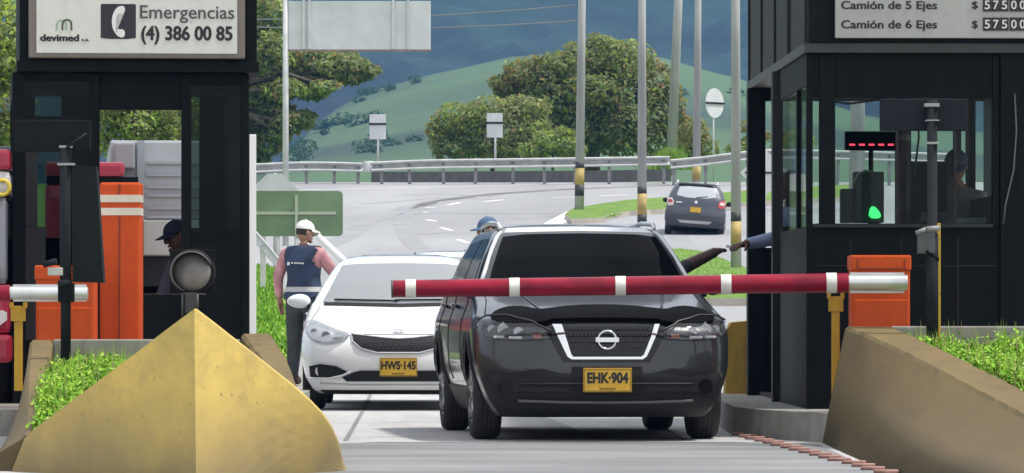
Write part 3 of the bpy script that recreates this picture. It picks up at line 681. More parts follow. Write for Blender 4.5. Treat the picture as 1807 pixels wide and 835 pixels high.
# its tiny fork post
def fork(label, px, ptop, pbot, Y, grp):
    k = Y / FPX; zb = Z(pbot, Y); t = thing('boom_rest', label, 'boom rest', (W(px, Y), Y, zb), 0, grp); h = (pbot - ptop) * k
    boxes('post', [(-7 * k, 7 * k, 0, .05, 0, h - 26 * k)], YPOST, t, bev=.004)
    boxes('head_plate', [(-13 * k, 13 * k, -.012, .012, h - 27 * k, h), (-15 * k, -9 * k, -.02, .05, h - 4 * k, h + 6 * k), (9 * k, 15 * k, -.02, .05, h - 4 * k, h + 6 * k)], YPOST, t, bev=.003)
    return t
fork('yellow steel boom rest standing by the right island under the boom hinge', 1475, 523, 724, 34.9, 'yellow boom rests')
LC, w, h = cabinet('squat orange boom cabinet behind the dark sign post on the left island', 63, 166, 36.75, 470, .19, 'orange boom cabinets')
boxes('lid', [(-w - .008, w + .008, -.012, .352, h - .10, h + .006)], ORANGE, LC, bev=.014)
boxes('door', [(-w * .92, w * .92, -.014, .004, .03, h - .30)], ORANGE, LC, bev=.006)
boom('boom at the left edge whose pale counterweight tube crosses the squat orange cabinet', (18, 517), (-420, 526), 36.35, .058, [(18 + 40) / 438., .5, .9], (155, 518), 'red boom barriers')
fork('yellow steel boom rest at the far left beside the booth post', 32, 540, 690, 36.7, 'yellow boom rests')
TC, w, h = cabinet('tall orange cabinet with two white bands in front of the left booth', 176, 247, 37.3, 322, .19, 'orange boom cabinets', name='tall_cabinet')
kk = 37.3 / FPX
boxes('white_band', [(-w - .003, w + .003, -.006, .30, h - (y1 - 322) * kk, h - (y0 - 322) * kk) for y0, y1 in ((344, 357), (367, 380))], M('cream_band', (.66, .62, .52), .5, var=.08), TC)
boxes('door_seam', [(-.006, .002, -.008, .001, .02, h - 62 * kk), (-.006, .002, -.008, .001, h - 20 * kk, h - .01)], ORANGED, TC)

# ------------------------------------------------------------------ posts with signal boards on the islands
def clamp_parts(t, k, dz):
    bm = bmesh.new()
    tube(bm, [(-.06, -.03, dz + .03), (-.12, -.08, dz + .01)], .03, 8); tube(bm, [(-.12, -.08, dz + .01), (-.20, -.10, dz - .035)], .018, 8); bmo('camera', bm, M('grey_camera', (.30, .31, .32), .4), t)
Yp = 33.6; kk = Yp / FPX; zb = Z(600, Yp) - .03
RP = thing('signal_post', 'grey post with a wide dark board seen from behind, on the right island', 'signal post', (W(1645, Yp), Yp, zb), 0, 'signal posts on the islands')
bm = bmesh.new(); tube(bm, [(0, 0, -.1), (0, 0, 195 * kk), (0, 0, 196 * kk), (0, 0, 432 * kk)], [11 * kk, 11 * kk, 9 * kk, 9 * kk], 14); bmo('post', bm, GREYP, RP)
boxes('signal_board', [(-90 * kk, 64 * kk, .05, .16, (600 - 222) * kk, (600 - 166) * kk)], M('slate_board', (.022, .025, .031), .85, var=.1, scale=2, spec=.03), RP, bev=.006)
boxes('board_clamp', [(-14 * kk, 12 * kk, -.045, .06, (600 - 181) * kk, (600 - 175) * kk), (-12 * kk, 12 * kk, -.045, .055, (600 - 206) * kk, (600 - 204) * kk), (-11 * kk, 11 * kk, -.04, .04, (600 - 247) * kk, (600 - 243) * kk)], M('clamp_grey', (.30, .30, .31), .5), RP, bev=.003)
boxes('junction_box', [(-26 * kk, 4 * kk, -.06, .03, (600 - 440) * kk, (600 - 398) * kk)], M('grey_box', (.075, .08, .085), .5, var=.25, scale=14), RP, bev=.008)
tubes('camera', [([(-30 * kk, -.05, 196 * kk), (-12 * kk, -.06, 203 * kk)], .016), ([(-12 * kk, -.06, 203 * kk), (12 * kk, -.045, 205 * kk)], .02)], M('dull_camera_grey', (.22, .22, .23), .5), RP)
tubes('bracket', [([(-12 * kk, -.06, 165 * kk), (10 * kk, -.02, 150 * kk), (4 * kk, -.02, 172 * kk)], .012)], BLACKW, RP)
tag(boxes('marker_strip', [(W(1651, 34.2), W(1660, 34.2), 34.2, 34.24, .70, Z(394, 34.2))], YPOST, None, bev=.004), 'thin yellow upright strip directly behind the right grey signal post', 'marker post')
Yp = 33.6; kk = Yp / FPX; zb = Z(664, Yp) - .02
LP_ = thing('signal_post', 'dark post carrying a tall black box and a wide board, on the left island', 'signal post', (W(116, Yp), Yp, zb), 0, 'signal posts on the islands')
bm = bmesh.new(); tube(bm, [(0, 0, -.1), (0, 0, 165 * kk), (0, 0, 166 * kk), (0, 0, 412 * kk)], [9 * kk, 9 * kk, 10.5 * kk, 10.5 * kk], 14); bmo('post', bm, GREYP, LP_)
boxes('signal_board', [(-93 * kk, 42 * kk, .05, .15, (664 - 262) * kk, (664 - 206) * kk)], M('black_board', (.014, .016, .018), .85, var=.1, scale=2, spec=.03), LP_, bev=.006)
bm = bmesh.new(); prism(bm, [(10 * kk, (664 - 286) * kk), (54 * kk, (664 - 289) * kk), (67 * kk, (664 - 494) * kk), (12 * kk, (664 - 492) * kk)], -.02, .16); bmo('signal_box', bm, M('black_green_box', (.008, .010, .011), .6, spec=.15), LP_)
boxes('board_clamp', [(-14 * kk, 16 * kk, -.045, .05, (664 - 287) * kk, (664 - 283) * kk), (-11 * kk, 11 * kk, -.04, .05, (664 - 256) * kk, (664 - 252) * kk)], bpy.data.materials['clamp_grey'], LP_, bev=.003)
tubes('bracket', [([(2 * kk, -.04, (664 - 256) * kk), (38 * kk, -.02, (664 - 230) * kk)], .010), ([(8 * kk, -.03, (664 - 492) * kk), (-12 * kk, -.05, (664 - 497) * kk)], .024)], GREYP, LP_)
boxes('junction_box', [(-30 * kk, -4 * kk, -.08, -.01, (664 - 481) * kk, (664 - 467) * kk)], M('pale_box', (.45, .45, .43), .5), LP_, bev=.006)
tubes('camera', [([(-38 * kk, -.06, (664 - 462) * kk), (-14 * kk, -.07, (664 - 456) * kk)], .022), ([(6 * kk, -.05, (664 - 478) * kk), (16 * kk, -.05, (664 - 470) * kk), (17 * kk, -.05, (664 - 488) * kk), (6 * kk, -.05, (664 - 494) * kk)], .006)], GREYP, LP_)
boxes('collar', [(-13 * kk, 15 * kk, -.05, .05, (664 - 528) * kk, (664 - 494) * kk)], BLACKW, LP_, bev=.01)
# round signal on the prow
Ys = 27.9; kk = Ys / FPX
TL = thing('traffic_light', 'single round unlit traffic signal with a visor on the tip of the yellow prow', 'traffic light', (W(338, Ys), Ys, Z(552, Ys)))
cz = (552 - 480) * kk; r = 34 * kk
SH_ = M('black_signal_housing', (.007, .007, .0075), .6, var=.2, spec=.15)
bm = bmesh.new(); lathe(bm, [(r + .012, .05), (r + .020, .075), (r + .016, .20), (r * .6, .25)], 'Y', 36, (0, 0, cz)); bmo('housing', bm, SH_, TL)
boxes('back_plate', [(-42 * kk, 38 * kk, .14, .15, cz - 38 * kk, cz + 40 * kk)], SH_, TL, bev=.003)
bm = bmesh.new(); n = 40; A0, A1 = R(20), R(250)
for ring_r, ring_y in ((r + .004, .06), (r + .002, -.09)): pass
inner = []; 
for i in range(n + 1):
    a = A0 + (A1 - A0) * i / n; L_ = .02 + .12 * max(0, math.sin((a - A0) / (A1 - A0) * math.pi)) ** .6
    co, si = math.cos(a), math.sin(a)
    inner.append([bm.verts.new((q * co, yy, cz + q * si)) for q, yy in ((r + .002, .07), (r + .002, .06 - L_), (r + .008, .06 - L_), (r + .008, .07))])
for a, b in zip(inner, inner[1:]):
    for i in range(3): bm.faces.new((a[i], a[i + 1], b[i + 1], b[i])).smooth = True
bmo('visor', bm, M('grey_visor', (.12, .12, .12), .55), TL)
bm = bmesh.new(); lathe(bm, [(r, .065), (r * .96, .045), (r * .7, .025), (r * .35, .014), (.004, .010)], 'Y', 36, (0, 0, cz)); bmo('lens', bm, M('dull_grey_lens', (.17, .16, .15), .35, var=.15, scale=6, coat=.3), TL)
bm = bmesh.new(); box(bm, -12 * kk, 8 * kk, .02, .16, 0, 36 * kk); box(bm, -20 * kk, 22 * kk, .03, .18, 32 * kk, 35 * kk); tube(bm, [(10 * kk, 0, -.01), (10 * kk, 0, 33 * kk)], .008, 6); tube(bm, [(-16 * kk, 0, -.02), (-16 * kk, 0, 33 * kk)], .006, 6); bmo('bracket', bm, M('dull_bracket', (.05, .05, .045), .5, var=.3), TL)
# ------------------------------------------------------------------ cars: one closed body, details laid on its curved skin
class Skin:
    "body surface: at each height an outline rounded at front and rear"
    def __init__(s, Yf, Yr, Wd, cf, cr, n=2.6): s.Yf, s.Yr, s.Wd, s.cf, s.cr, s.n = Yf, Yr, Wd, cf, cr, n
    def v(s, tab, z): return lerp_tab(tab, z)
    def front(s, x, z):
        w = s.v(s.Wd, z); c = s.v(s.cf, z); q = min(.999, abs(x) / w)
        return Vector((x, s.v(s.Yf, z) + c * (1 - (1 - q ** s.n) ** (1 / s.n)), z))
    def side(s, sg, y, z):
        w = s.v(s.Wd, z); c = s.v(s.cf, z); d = y - s.v(s.Yf, z)
        if d < c: w = w * max(0, 1 - ((c - max(d, 0)) / c) ** s.n) ** (1 / s.n)
        c2 = s.v(s.cr, z); d2 = s.v(s.Yr, z) - y
        if d2 < c2: w = w * max(0, 1 - ((c2 - max(d2, 0)) / c2) ** s.n) ** (1 / s.n)
        return Vector((sg * w, y, z))
    def fmap(s, x, z):
        e = .006; p = s.front(x, z); a = s.front(x + e, z) - s.front(x - e, z); b = s.front(x, z + e) - s.front(x, z - e)
        nn = a.cross(b).normalized()
        return p, nn
    def smap(s, sg):
        def f(y, z):
            e = .006; p = s.side(sg, y, z); a = s.side(sg, y + e, z) - s.side(sg, y - e, z); b = s.side(sg, y, z + e) - s.side(sg, y, z - e)
            nn = a.cross(b).normalized()
            if nn.x * sg < 0: nn = -nn
            return p, nn
        return f
    def body(s, zs, na=22, ns=26):
        bm = bmesh.new(); rings = []
        for z in zs:
            w, c, c2 = s.v(s.Wd, z), s.v(s.cf, z), s.v(s.cr, z); yf, yr = s.v(s.Yf, z), s.v(s.Yr, z); e = 2 / s.n; r = []
            for i in range(na + 1):
                t = -math.pi / 2 + math.pi * i / na
                r.append((w * math.copysign(abs(math.sin(t)) ** e, math.sin(t)), yf + c * (1 - max(0, math.cos(t)) ** e)))
            ya, yb = yf + c, yr - c2
            r += [(w, ya + (yb - ya) * i / ns) for i in range(1, ns)]
            for i in range(na + 1):
                t = math.pi / 2 - math.pi * i / na
                r.append((w * math.copysign(abs(math.sin(t)) ** e, math.sin(t)), yr - c2 * (1 - max(0, math.cos(t)) ** e)))
            r += [(-w, yb + (ya - yb) * i / ns) for i in range(1, ns)]
            rings.append([bm.verts.new((x, y, z)) for x, y in r])
        m = len(rings[0])
        for a, b in zip(rings, rings[1:]):
            for k in range(m): bm.faces.new((a[k], a[(k + 1) % m], b[(k + 1) % m], b[k]))
        bm.faces.new(rings[0][::-1])
        # top: fan in strips so the roof shades smoothly
        top = rings[-1]; cx = sum((v.co for v in top), Vector()) / m
        inner = [bm.verts.new(cx + (v.co - cx) * .5 + Vector((0, 0, .006))) for v in top]; cc = bm.verts.new(cx + Vector((0, 0, .008)))
        for k in range(m):
            bm.faces.new((top[k], top[(k + 1) % m], inner[(k + 1) % m], inner[k])); bm.faces.new((inner[k], inner[(k + 1) % m], cc))
        bmesh.ops.recalc_face_normals(bm, faces=bm.faces)
        return bm
def drape(name, outline, fmap, mat, parent, off=.004, thick=.02, maxlen=.05, rounds=0, smooth=True):
    if rounds: outline = chaikin(outline, rounds)
    bm = bmesh.new()
    f = bm.faces.new([bm.verts.new((u, v, 0)) for u, v in outline]); bmesh.ops.triangulate(bm, faces=[f])
    for _ in range(6):
        es = [e for e in bm.edges if e.calc_length() > maxlen]
        if not es: break
        bmesh.ops.subdivide_edges(bm, edges=es, cuts=1); bmesh.ops.triangulate(bm, faces=[q for q in bm.faces if len(q.verts) > 3])
    nn = {}
    for v in bm.verts:
        p, n = fmap(v.co.x, v.co.y); v.co = p + n * off; nn[v.co.to_tuple(5)] = n
    bd = [e for e in bm.edges if e.is_boundary]
    ref = list(bm.faces)
    r = bmesh.ops.extrude_edge_only(bm, edges=bd)
    for v in r['geom']:
        if isinstance(v, bmesh.types.BMVert): v.co -= nn.get(v.co.to_tuple(5), Vector((0, -1, 0))) * thick
    # face outward
    up = sum(((q.normal * q.calc_area()) for q in ref), Vector()); ng = sum(nn.values(), Vector())
    bmesh.ops.recalc_face_normals(bm, faces=bm.faces); bm.normal_update()
    s = sum(((q.normal * q.calc_area()) for q in ref), Vector())
    if s.dot(ng) < 0: bmesh.ops.reverse_faces(bm, faces=bm.faces)
    return bmo(name, bm, mat, parent, smooth=smooth, angle=R(50), fix=False)
def ribbon(name, pts, w, fmap, mat, parent, off=.008, closed=False):
    "raised round strip following the skin"
    q = []
    n = len(pts)
    for i in range(n - (0 if closed else 1)):
        a, b = pts[i], pts[(i + 1) % n]; k = max(1, int(math.hypot(b[0] - a[0], b[1] - a[1]) / .03))
        q += [(a[0] + (b[0] - a[0]) * j / k, a[1] + (b[1] - a[1]) * j / k) for j in range(k)]
    q.append(pts[0] if closed else pts[-1])
    bm = bmesh.new(); tube(bm, [fmap(*p)[0] + fmap(*p)[1] * off for p in q], w, 6)
    return bmo(name, bm, mat, parent)
def mirror(o): return [(-x, z) for x, z in o][::-1]
def cut_arches(bm, wheels, r, mats, name, parent, xin=.52, rear_open=None):
    "wheel wells cut through the closed body"
    me = bpy.data.meshes.new(name); bm.to_mesh(me); bm.free()
    for m in mats: me.materials.append(m)
    tmp = bpy.data.objects.new('tmp', me); COL.objects.link(tmp)
    cb = bmesh.new()
    for y, z in wheels:
        for sg in (-1, 1): lathe(cb, [(r, sg * xin), (r, sg * 1.3)], 'X', 40, (0, y, z), smooth=False)
    bmesh.ops.recalc_face_normals(cb, faces=cb.faces)
    cme = bpy.data.meshes.new('cut'); cb.to_mesh(cme); cb.free(); co = bpy.data.objects.new('cut', cme); COL.objects.link(co)
    md = tmp.modifiers.new('b', 'BOOLEAN'); md.operation = 'DIFFERENCE'; md.object = co; md.solver = 'EXACT'
    bpy.context.view_layer.update()
    out = bpy.data.meshes.new_from_object(tmp.evaluated_get(bpy.context.evaluated_depsgraph_get()))
    bpy.data.objects.remove(tmp); bpy.data.objects.remove(co); out.name = name
    for p in out.polygons:
        c = p.center
        for y, z in wheels:
            if abs(math.hypot(c.y - y, c.z - z)) < r + .012 and abs(c.x) > xin - .05 and abs(p.normal.x) < .4 or (math.hypot(c.y - y, c.z - z) < r and abs(abs(c.x) - xin) < .01): p.material_index = len(mats) - 1
    o = link(name, out, None, parent, smooth=True, angle=R(38))
    return o
TYRE = M('tyre_rubber', (.018, .018, .019), .75, var=.25, scale=8, bump=.3, bscale=40)
RIMM = M('dark_alloy', (.30, .31, .32), .3, .8)
RIMS = M('silver_alloy', (.52, .53, .54), .3, .7)
def wheel(parent, x, y, r, w, rim_mat, sg, label=None):
    bm = bmesh.new(); h = w / 2
    lathe(bm, [(r * .62, -h * .9), (r * .80, -h), (r * .93, -h * .95), (r * .985, -h * .72), (r, -h * .4), (r, h * .4), (r * .985, h * .72), (r * .93, h * .95), (r * .80, h), (r * .62, h * .9)], 'X', 40)
    for k in (-.45, -.15, .15, .45):      # tread grooves
        lathe(bm, [(r * 1.002, h * (k - .1)), (r * 1.004, h * (k - .09)), (r * 1.004, h * (k + .09)), (r * 1.002, h * (k + .1))], 'X', 40)
    t = bmo('wheel', bm, TYRE, parent, loc=(x, y, r), smooth=True, angle=R(60))
    bm = bmesh.new()
    lathe(bm, [(r * .64, sg * h * .55), (r * .66, sg * h * .9), (r * .60, sg * h * .92), (r * .56, sg * h * .5), (r * .3, sg * h * .35), (.02, sg * h * .35)], 'X', 32)
    for k in range(5):
        a = 2 * math.pi * k / 5 + .3
        for da in (-.12, .12):
            tube(bm, [(sg * h * .8, math.cos(a) * .05, math.sin(a) * .05), (sg * h * .86, math.cos(a + da) * r * .61, math.sin(a + da) * r * .61)], [.026, .020], 6)
    lathe(bm, [(.055, sg * h * .6), (.055, sg * h * .9), (.03, sg * h * .95)], 'X', 16)
    bmo('rim', bm, rim_mat, t)
    return t
CHROME = M('chrome', (.75, .76, .77), .12, 1.0)
BPLAS = M('black_trim_plastic', (.010, .011, .012), .55, spec=.25)
BGLOSS = M('gloss_black', (.005, .005, .006), .10, spec=.4)
WSDARK = M('dark_windscreen_glass', (.003, .0035, .004), .05, spec=.03)
LENS = glass('headlamp_lens', (.92, .93, .95), .06)
LENSR = M('red_lamp_lens', (.45, .02, .02), .15, coat=1)
LENSP = M('pale_lamp_lens', (.70, .55, .53), .15, coat=1)
REFL = M('lamp_reflector', (.58, .60, .62), .25, .3)
AMBER = M('amber_reflector', (.30, .09, .05), .25, coat=.6)
PLATEY = M('yellow_number_plate', (.68, .40, .03), .42, var=.1, scale=12)
def plate(parent, s, c, yaw_n, w=.33, h=.165, city=True, lean=0.0):
    "number plate with its raised characters"
    bm = bmesh.new(); box(bm, -w / 2, w / 2, -.004, .004, -h / 2, h / 2, bev=.003)
    p = bmo('number_plate', bm, PLATEY, parent, loc=c, rot=(lean, 0, 0))
    ps = h / .165
    if s: text('plate_lettering', s, .098 * ps, INK, p, (0, -.0055, -.018 * ps), bold=.004, sx=.80, align='CENTER')
    bm = bmesh.new()
    for (a, b, e, g) in ((-w / 2 + .004, w / 2 - .004, h / 2 - .009, h / 2 - .005), (-w / 2 + .004, w / 2 - .004, -h / 2 + .005, -h / 2 + .009), (-w / 2 + .004, -w / 2 + .008, -h / 2 + .009, h / 2 - .009), (w / 2 - .008, w / 2 - .004, -h / 2 + .009, h / 2 - .009)): box(bm, a, b, -.0058, -.0038, e, g)
    for i in range(9): box(bm, -.055 + i * .0125, -.048 + i * .0125, -.0058, -.0038, -h / 2 + .017, -h / 2 + .030)
    bmo('plate_border', bm, INK, p)
    return p
def lamp_pod(parent, sk, outline, x, z, r, deep=.03, mat=None, n=2.6):
    p, nn = sk.fmap(x, z); bm = bmesh.new()
    prof = [(r, 0), (r * .92, deep * .25), (r * .6, deep * .7), (r * .22, deep)]
    lathe(bm, prof, 'Y', 20); bmesh.ops.rotate(bm, verts=bm.verts, cent=(0, 0, 0), matrix=Matrix.Rotation(0, 3, 'X'))
    return bmo('reflector', bm, mat or REFL, parent, loc=p + nn * .006)
def mirror_part(parent, sg, y, z, x, mat, w=.20, h=.125, d=.10):
    bm = bmesh.new()
    bmesh.ops.create_icosphere(bm, subdivisions=3, radius=1)
    for v in bm.verts:
        v.co = Vector((v.co.x * w / 2, v.co.y * d / 2, v.co.z * h / 2 * (1 + .12 * v.co.x * -sg)))
        if v.co.y > d * .28: v.co.y = d * .28
    m = bmo('wing_mirror', bm, mat, parent, loc=(sg * (x + w / 2), y, z), smooth=True)
    bm = bmesh.new(); tube(bm, [(-sg * w * .35, .0, -h * .35), (-sg * (w * .5 + .09), .03, -h * .62)], [.028, .035], 8)
    bmo('mirror_arm', bm, BPLAS, m)
    return m
def wiper(parent, sk, x0, x1, z0, z1):
    bm = bmesh.new()
    pts = [sk.fmap(x0 + (x1 - x0) * t, z0 + (z1 - z0) * t) for t in (0, .2, .4, .6, .8, 1)]
    tube(bm, [p + n * .018 for p, n in pts], .009, 6)
    return bmo('wiper', bm, BPLAS, parent)
# ---------------------------------------------------------------- the dark crossover at the boom
def crossover():
    t = thing('crossover_car', 'dark grey crossover stopped nose-on behind the red boom, driver reaching out', 'car', (W(1071, 34.72) + .0, 34.72, 0), R(5.2))
    sk = Skin([(.17, .16), (.22, .07), (.30, .02), (.45, 0), (.55, .01), (.66, .015), (.74, .03), (.79, .07), (.83, .13), (.87, .24), (.91, .40), (.95, .60), (1.00, .88), (1.05, 1.13), (1.09, 1.22), (1.28, 1.48), (1.455, 1.76), (1.49, 1.92), (1.515, 2.15), (1.53, 2.5)],
              [(.17, 4.16), (.3, 4.26), (.6, 4.3), (.95, 4.26), (1.05, 4.22), (1.28, 4.05), (1.455, 3.85), (1.49, 3.7), (1.515, 3.5), (1.53, 3.3)],
              [(.17, .735), (.22, .775), (.30, .815), (.40, .855), (.50, .885), (.62, .895), (.78, .893), (.85, .878), (.90, .858), (.95, .842), (1.05, .822), (1.09, .785), (1.28, .71), (1.455, .615), (1.49, .575), (1.515, .48), (1.53, .34)],
              [(.17, .35), (.3, .42), (.6, .46), (.8, .50), (.9, .55), (1.05, .42), (1.09, .34), (1.28, .30), (1.455, .28), (1.49, .3), (1.53, .3)],
              [(.17, .35), (1.05, .4), (1.28, .34), (1.53, .3)], 3.0)
    PAINT = M('graphite_metallic_paint', (.024, .029, .035), .28, .30, coat=.6, var=.06, scale=60)
    WELL = BLACKI
    zs = [.17, .19, .22, .26, .30, .37, .45, .52, .58, .64, .70, .74, .77, .79, .81, .83, .85, .87, .89, .91, .93, .95, .97, 1.0, 1.025, 1.05, 1.07, 1.09, 1.13, 1.18, 1.23, 1.28, 1.34, 1.40, 1.455, 1.475, 1.49, 1.505, 1.515, 1.524, 1.53]
    cut_arches(sk.body(zs), [(.86, .325), (3.48, .325)], .375, [PAINT, WELL], 'body', t)
    f = sk.fmap
    # black lower bumper, its mouth and pale lip
    drape('lower_bumper', [(-.70, .172), (.70, .172), (.79, .30), (.845, .44), (.66, .475), (.45, .505), (.28, .46), (-.28, .46), (-.45, .505), (-.66, .475), (-.845, .44), (-.79, .30)], f, BPLAS, t, .008, .03)
    drape('lower_intake', [(-.60, .345), (.60, .345), (.68, .43), (.40, .47), (-.40, .47), (-.68, .43)], f, BLACKI, t, .014, .02)
    ribbon('bumper_lip', [(-.60, .288), (-.3, .278), (0, .276), (.3, .278), (.60, .288)], .011, f, M('grey_lip_plastic', (.10, .105, .11), .45), t, .012)
    ribbon('intake_bar', [(-.6, .40), (.6, .40)], .010, f, BPLAS, t, .02)
    for sg in (-1, 1):
        c = circle(sg * .69, .385, .05); fl = drape('fog_lamp', c, f, BGLOSS, t, .018, .02)
    # grille with its bars and the bright V
    drape('grille', [(-.44, .80), (-.30, .545), (.30, .545), (.44, .80), (.38, .83), (-.38, .83)], f, BGLOSS, t, .006, .03)
    g = bmesh.new()
    for i in range(5):
        z = .61 + i * .042; w = .24 + (z - .6) * .36
        n = 22
        for k in range(n):
            x = -w + 2 * w * (k + .5) / n
            if abs(x) < .085 and abs(z - .70) < .075: continue
            p, nn = f(x, z); box(g, p.x - w / n * .7, p.x + w / n * .7, p.y - .022, p.y - .005, z - .010, z + .010)
    bmo('grille_bars', g, M('grille_bar_plastic', (.022, .023, .025), .35), t)
    V = drape('chrome_v', [(-.37, .788), (-.272, .585), (-.245, .566), (.245, .566), (.272, .585), (.37, .788), (.335, .788), (.252, .596), (.232, .583), (-.232, .583), (-.246, .60), (-.305, .788)], f, CHROME, t, .03, .03, maxlen=.03)
    # emblem: ring with a bar across
    p, nn = f(0, .70); bm = bmesh.new()
    ring = [bm.verts.new((0, 0, 0))]; bm.free(); bm = bmesh.new()
    tube(bm, [(.062 * math.cos(a), 0, .062 * math.sin(a)) for a in [2 * math.pi * i / 28 for i in range(29)]], .0085, 8, cap=False)
    box(bm, -.082, .082, -.010, .006, -.017, .017, bev=.004)
    bmo('emblem', bm, CHROME, t, loc=p + Vector((0, -.042, 0)))
    # lamps
    HL = [(.86, .80), (.81, .842), (.66, .842), (.50, .800), (.35, .742), (.40, .702), (.52, .696), (.68, .694), (.81, .722)]
    for sg in (1, -1):
        o = HL if sg > 0 else mirror(HL)
        h = drape('headlight', o, f, M('smoked_housing', (.030, .031, .033), .3) if 'smoked_housing' not in bpy.data.materials else bpy.data.materials['smoked_housing'], t, .006, .03, rounds=1)
        for x, z, r in ((.70, .768, .040), (.60, .752, .034), (.775, .772, .028)): lamp_pod(h, sk, o, sg * x, z, r, .02)
        for x, z in ((.66, .808), (.72, .718), (.62, .714)): 
            q, n2 = f(sg * x, z); b2 = bmesh.new(); box(b2, -.045, .045, -.008, .008, -.009, .009, bev=.003); bmo('reflector', b2, REFL, h, loc=q + n2 * .012)
        q, n2 = f(sg * .475, .722); b2 = bmesh.new(); box(b2, -.032, .032, -.006, .006, -.016, .016, bev=.004); bmo('indicator', b2, AMBER, h, loc=q + n2 * .012, rot=(0, 0, sg * .12))
        drape('lens', o, f, LENS, h, .032, .03, rounds=1)
        ribbon('light_strip', [(sg * x, z) for x, z in [(.84, .812), (.79, .838), (.66, .838), (.50, .798), (.38, .742)]], .007, f, M('dark_brow_strip', (.02, .021, .022), .4), h, .036)
    for sg in (-1, 1):
        drape('fog_recess', [(sg * x, z) for x, z in ([(.80, .47), (.62, .455), (.56, .40), (.60, .345), (.74, .345)] if sg > 0 else [(.80, .47), (.62, .455), (.56, .40), (.60, .345), (.74, .345)][::-1])], f, BLACKI, t, .013, .02)
        ribbon('bonnet_ridge', [(sg * x, z) for x, z in [(.42, .895), (.44, .93), (.47, .97), (.50, 1.01), (.52, 1.04)]], .010, f, PAINT, t, .002)
        ribbon('bonnet_gap', [(sg * x, z) for x, z in [(.80, .875), (.78, .92), (.755, .97), (.745, 1.03)]], .004, f, BLACKI, t, .002)
    # black deflector along the bonnet edge, wavy on top
    drape('bonnet_deflector', [(-.76, .805), (-.60, .79), (-.40, .80), (-.36, .825), (.36, .825), (.40, .80), (.60, .79), (.76, .805), (.77, .84), (.72, .878), (.62, .905), (.52, .900), (.44, .880), (.36, .890), (.20, .908), (0, .914), (-.20, .908), (-.36, .890), (-.44, .880), (-.52, .900), (-.62, .905), (-.72, .878), (-.77, .84)], f, M('deflector_black', (.005, .0055, .006), .6, spec=.02), t, .034, .034, maxlen=.035, rounds=1)
    plate(t, 'EHK·904', (0, -.036, .425), 0, .335, .165)
    drape('plate_recess', [(-.26, .335), (.26, .335), (.24, .515), (-.24, .515)], f, BPLAS, t, .016, .02)
    # windscreen, pillars, roof rails
    WSO = [(-.70, 1.085), (-.40, 1.075), (0, 1.07), (.40, 1.075), (.70, 1.085), (.66, 1.20), (.60, 1.34), (.555, 1.43), (.40, 1.448), (0, 1.455), (-.40, 1.448), (-.555, 1.43), (-.60, 1.34), (-.66, 1.20)]
    drape('windscreen', WSO, f, WSDARK, t, .004, .02)
    wiper(t, sk, -.55, -.05, 1.085, 1.10); wiper(t, sk, .05, .58, 1.085, 1.10)
    for sg in (-1, 1):
        sm = sk.smap(sg)
        drape('side_window', [(1.62, 1.10), (2.50, 1.10), (2.50, 1.42), (2.02, 1.42), (1.75, 1.27)], sm, WSDARK, t, .004, .02)
        drape('side_window', [(2.58, 1.10), (3.35, 1.10), (3.50, 1.20), (3.40, 1.40), (2.58, 1.42)], sm, WSDARK, t, .004, .02)
        for y in (1.45, 2.54, 3.40): ribbon('door_gap', [(y, .40), (y, .75), (y, 1.04)], .005, sm, BLACKI, t, .0)
        drape('sill_cladding', [(1.22, .19), (3.10, .19), (3.10, .36), (1.22, .36)], sm, BPLAS, t, .012, .03)
        for y0 in (.86, 3.48):
            arc = [(y0 + .43 * math.cos(a), .325 + .43 * math.sin(a)) for a in [math.pi * i / 20 for i in range(21)]]
            arc2 = [(y0 + .378 * math.cos(a), .325 + .378 * math.sin(a)) for a in [math.pi * i / 20 for i in range(21)]][::-1]
            drape('arch_cladding', arc + arc2, sm, BPLAS, t, .014, .03)
        for y in (2.25, 3.2):
            b2 = bmesh.new(); p, n2 = sm(y, .93); tube(b2, [p + n2 * .01 + Vector((0, -.09, 0)), p + n2 * .035 + Vector((0, -.06, 0)), p + n2 * .035 + Vector((0, .06, 0)), p + n2 * .01 + Vector((0, .09, 0))], .013, 8); bmo('door_handle', b2, PAINT, t)
        b2 = bmesh.new(); tube(b2, [(sg * .56, 1.95, 1.49), (sg * .565, 2.1, 1.528), (sg * .565, 2.8, 1.545), (sg * .56, 3.45, 1.525), (sg * .55, 3.55, 1.49)], [.014, .018, .018, .018, .014], 8); bmo('roof_rail', b2, ALU, t)
        mirror_part(t, sg, 1.40, 1.075, .84, PAINT, .17, .13)
        for y in (.86, 3.48): wheel(t, sg * .768, y, .325, .205, RIMM, sg)
        b2 = bmesh.new()
        tube(b2, [sk.front(sg * .755, 1.085) + Vector((0, -.004, .0)), sk.front(sg * .705, 1.20) + Vector((0, -.004, .0)), sk.front(sg * .645, 1.34) + Vector((0, -.004, 0)), sk.front(sg * .595, 1.43) + Vector((0, -.004, 0)), sk.front(sg * .56, 1.463)], .017, 8); bmo('pillar_sheen', b2, M('pale_pillar_sheen', (.55, .57, .59), .35), t)  # pale strip paints the sky highlight on the pillar
    drape('roof_edge_sheen', [(-.54, 1.462), (0, 1.474), (.54, 1.462), (.50, 1.497), (0, 1.508), (-.50, 1.497)], f, M('pale_roof_sheen', (.62, .64, .66), .35), t, .004, .02)  # pale patch paints the sky reflection along the roof edge
    b2 = bmesh.new(); box(b2, -.62, .62, .75, 3.9, .20, .30); bmo('underbody', b2, BLACKI, t)
    b2 = bmesh.new()
    for y in (.86, 3.48): tube(b2, [(-.68, y, .325), (.68, y, .325)], .045, 8)
    bmo('axles', b2, BLACKI, t)
    return t, sk
CROSS, CSK = crossover()
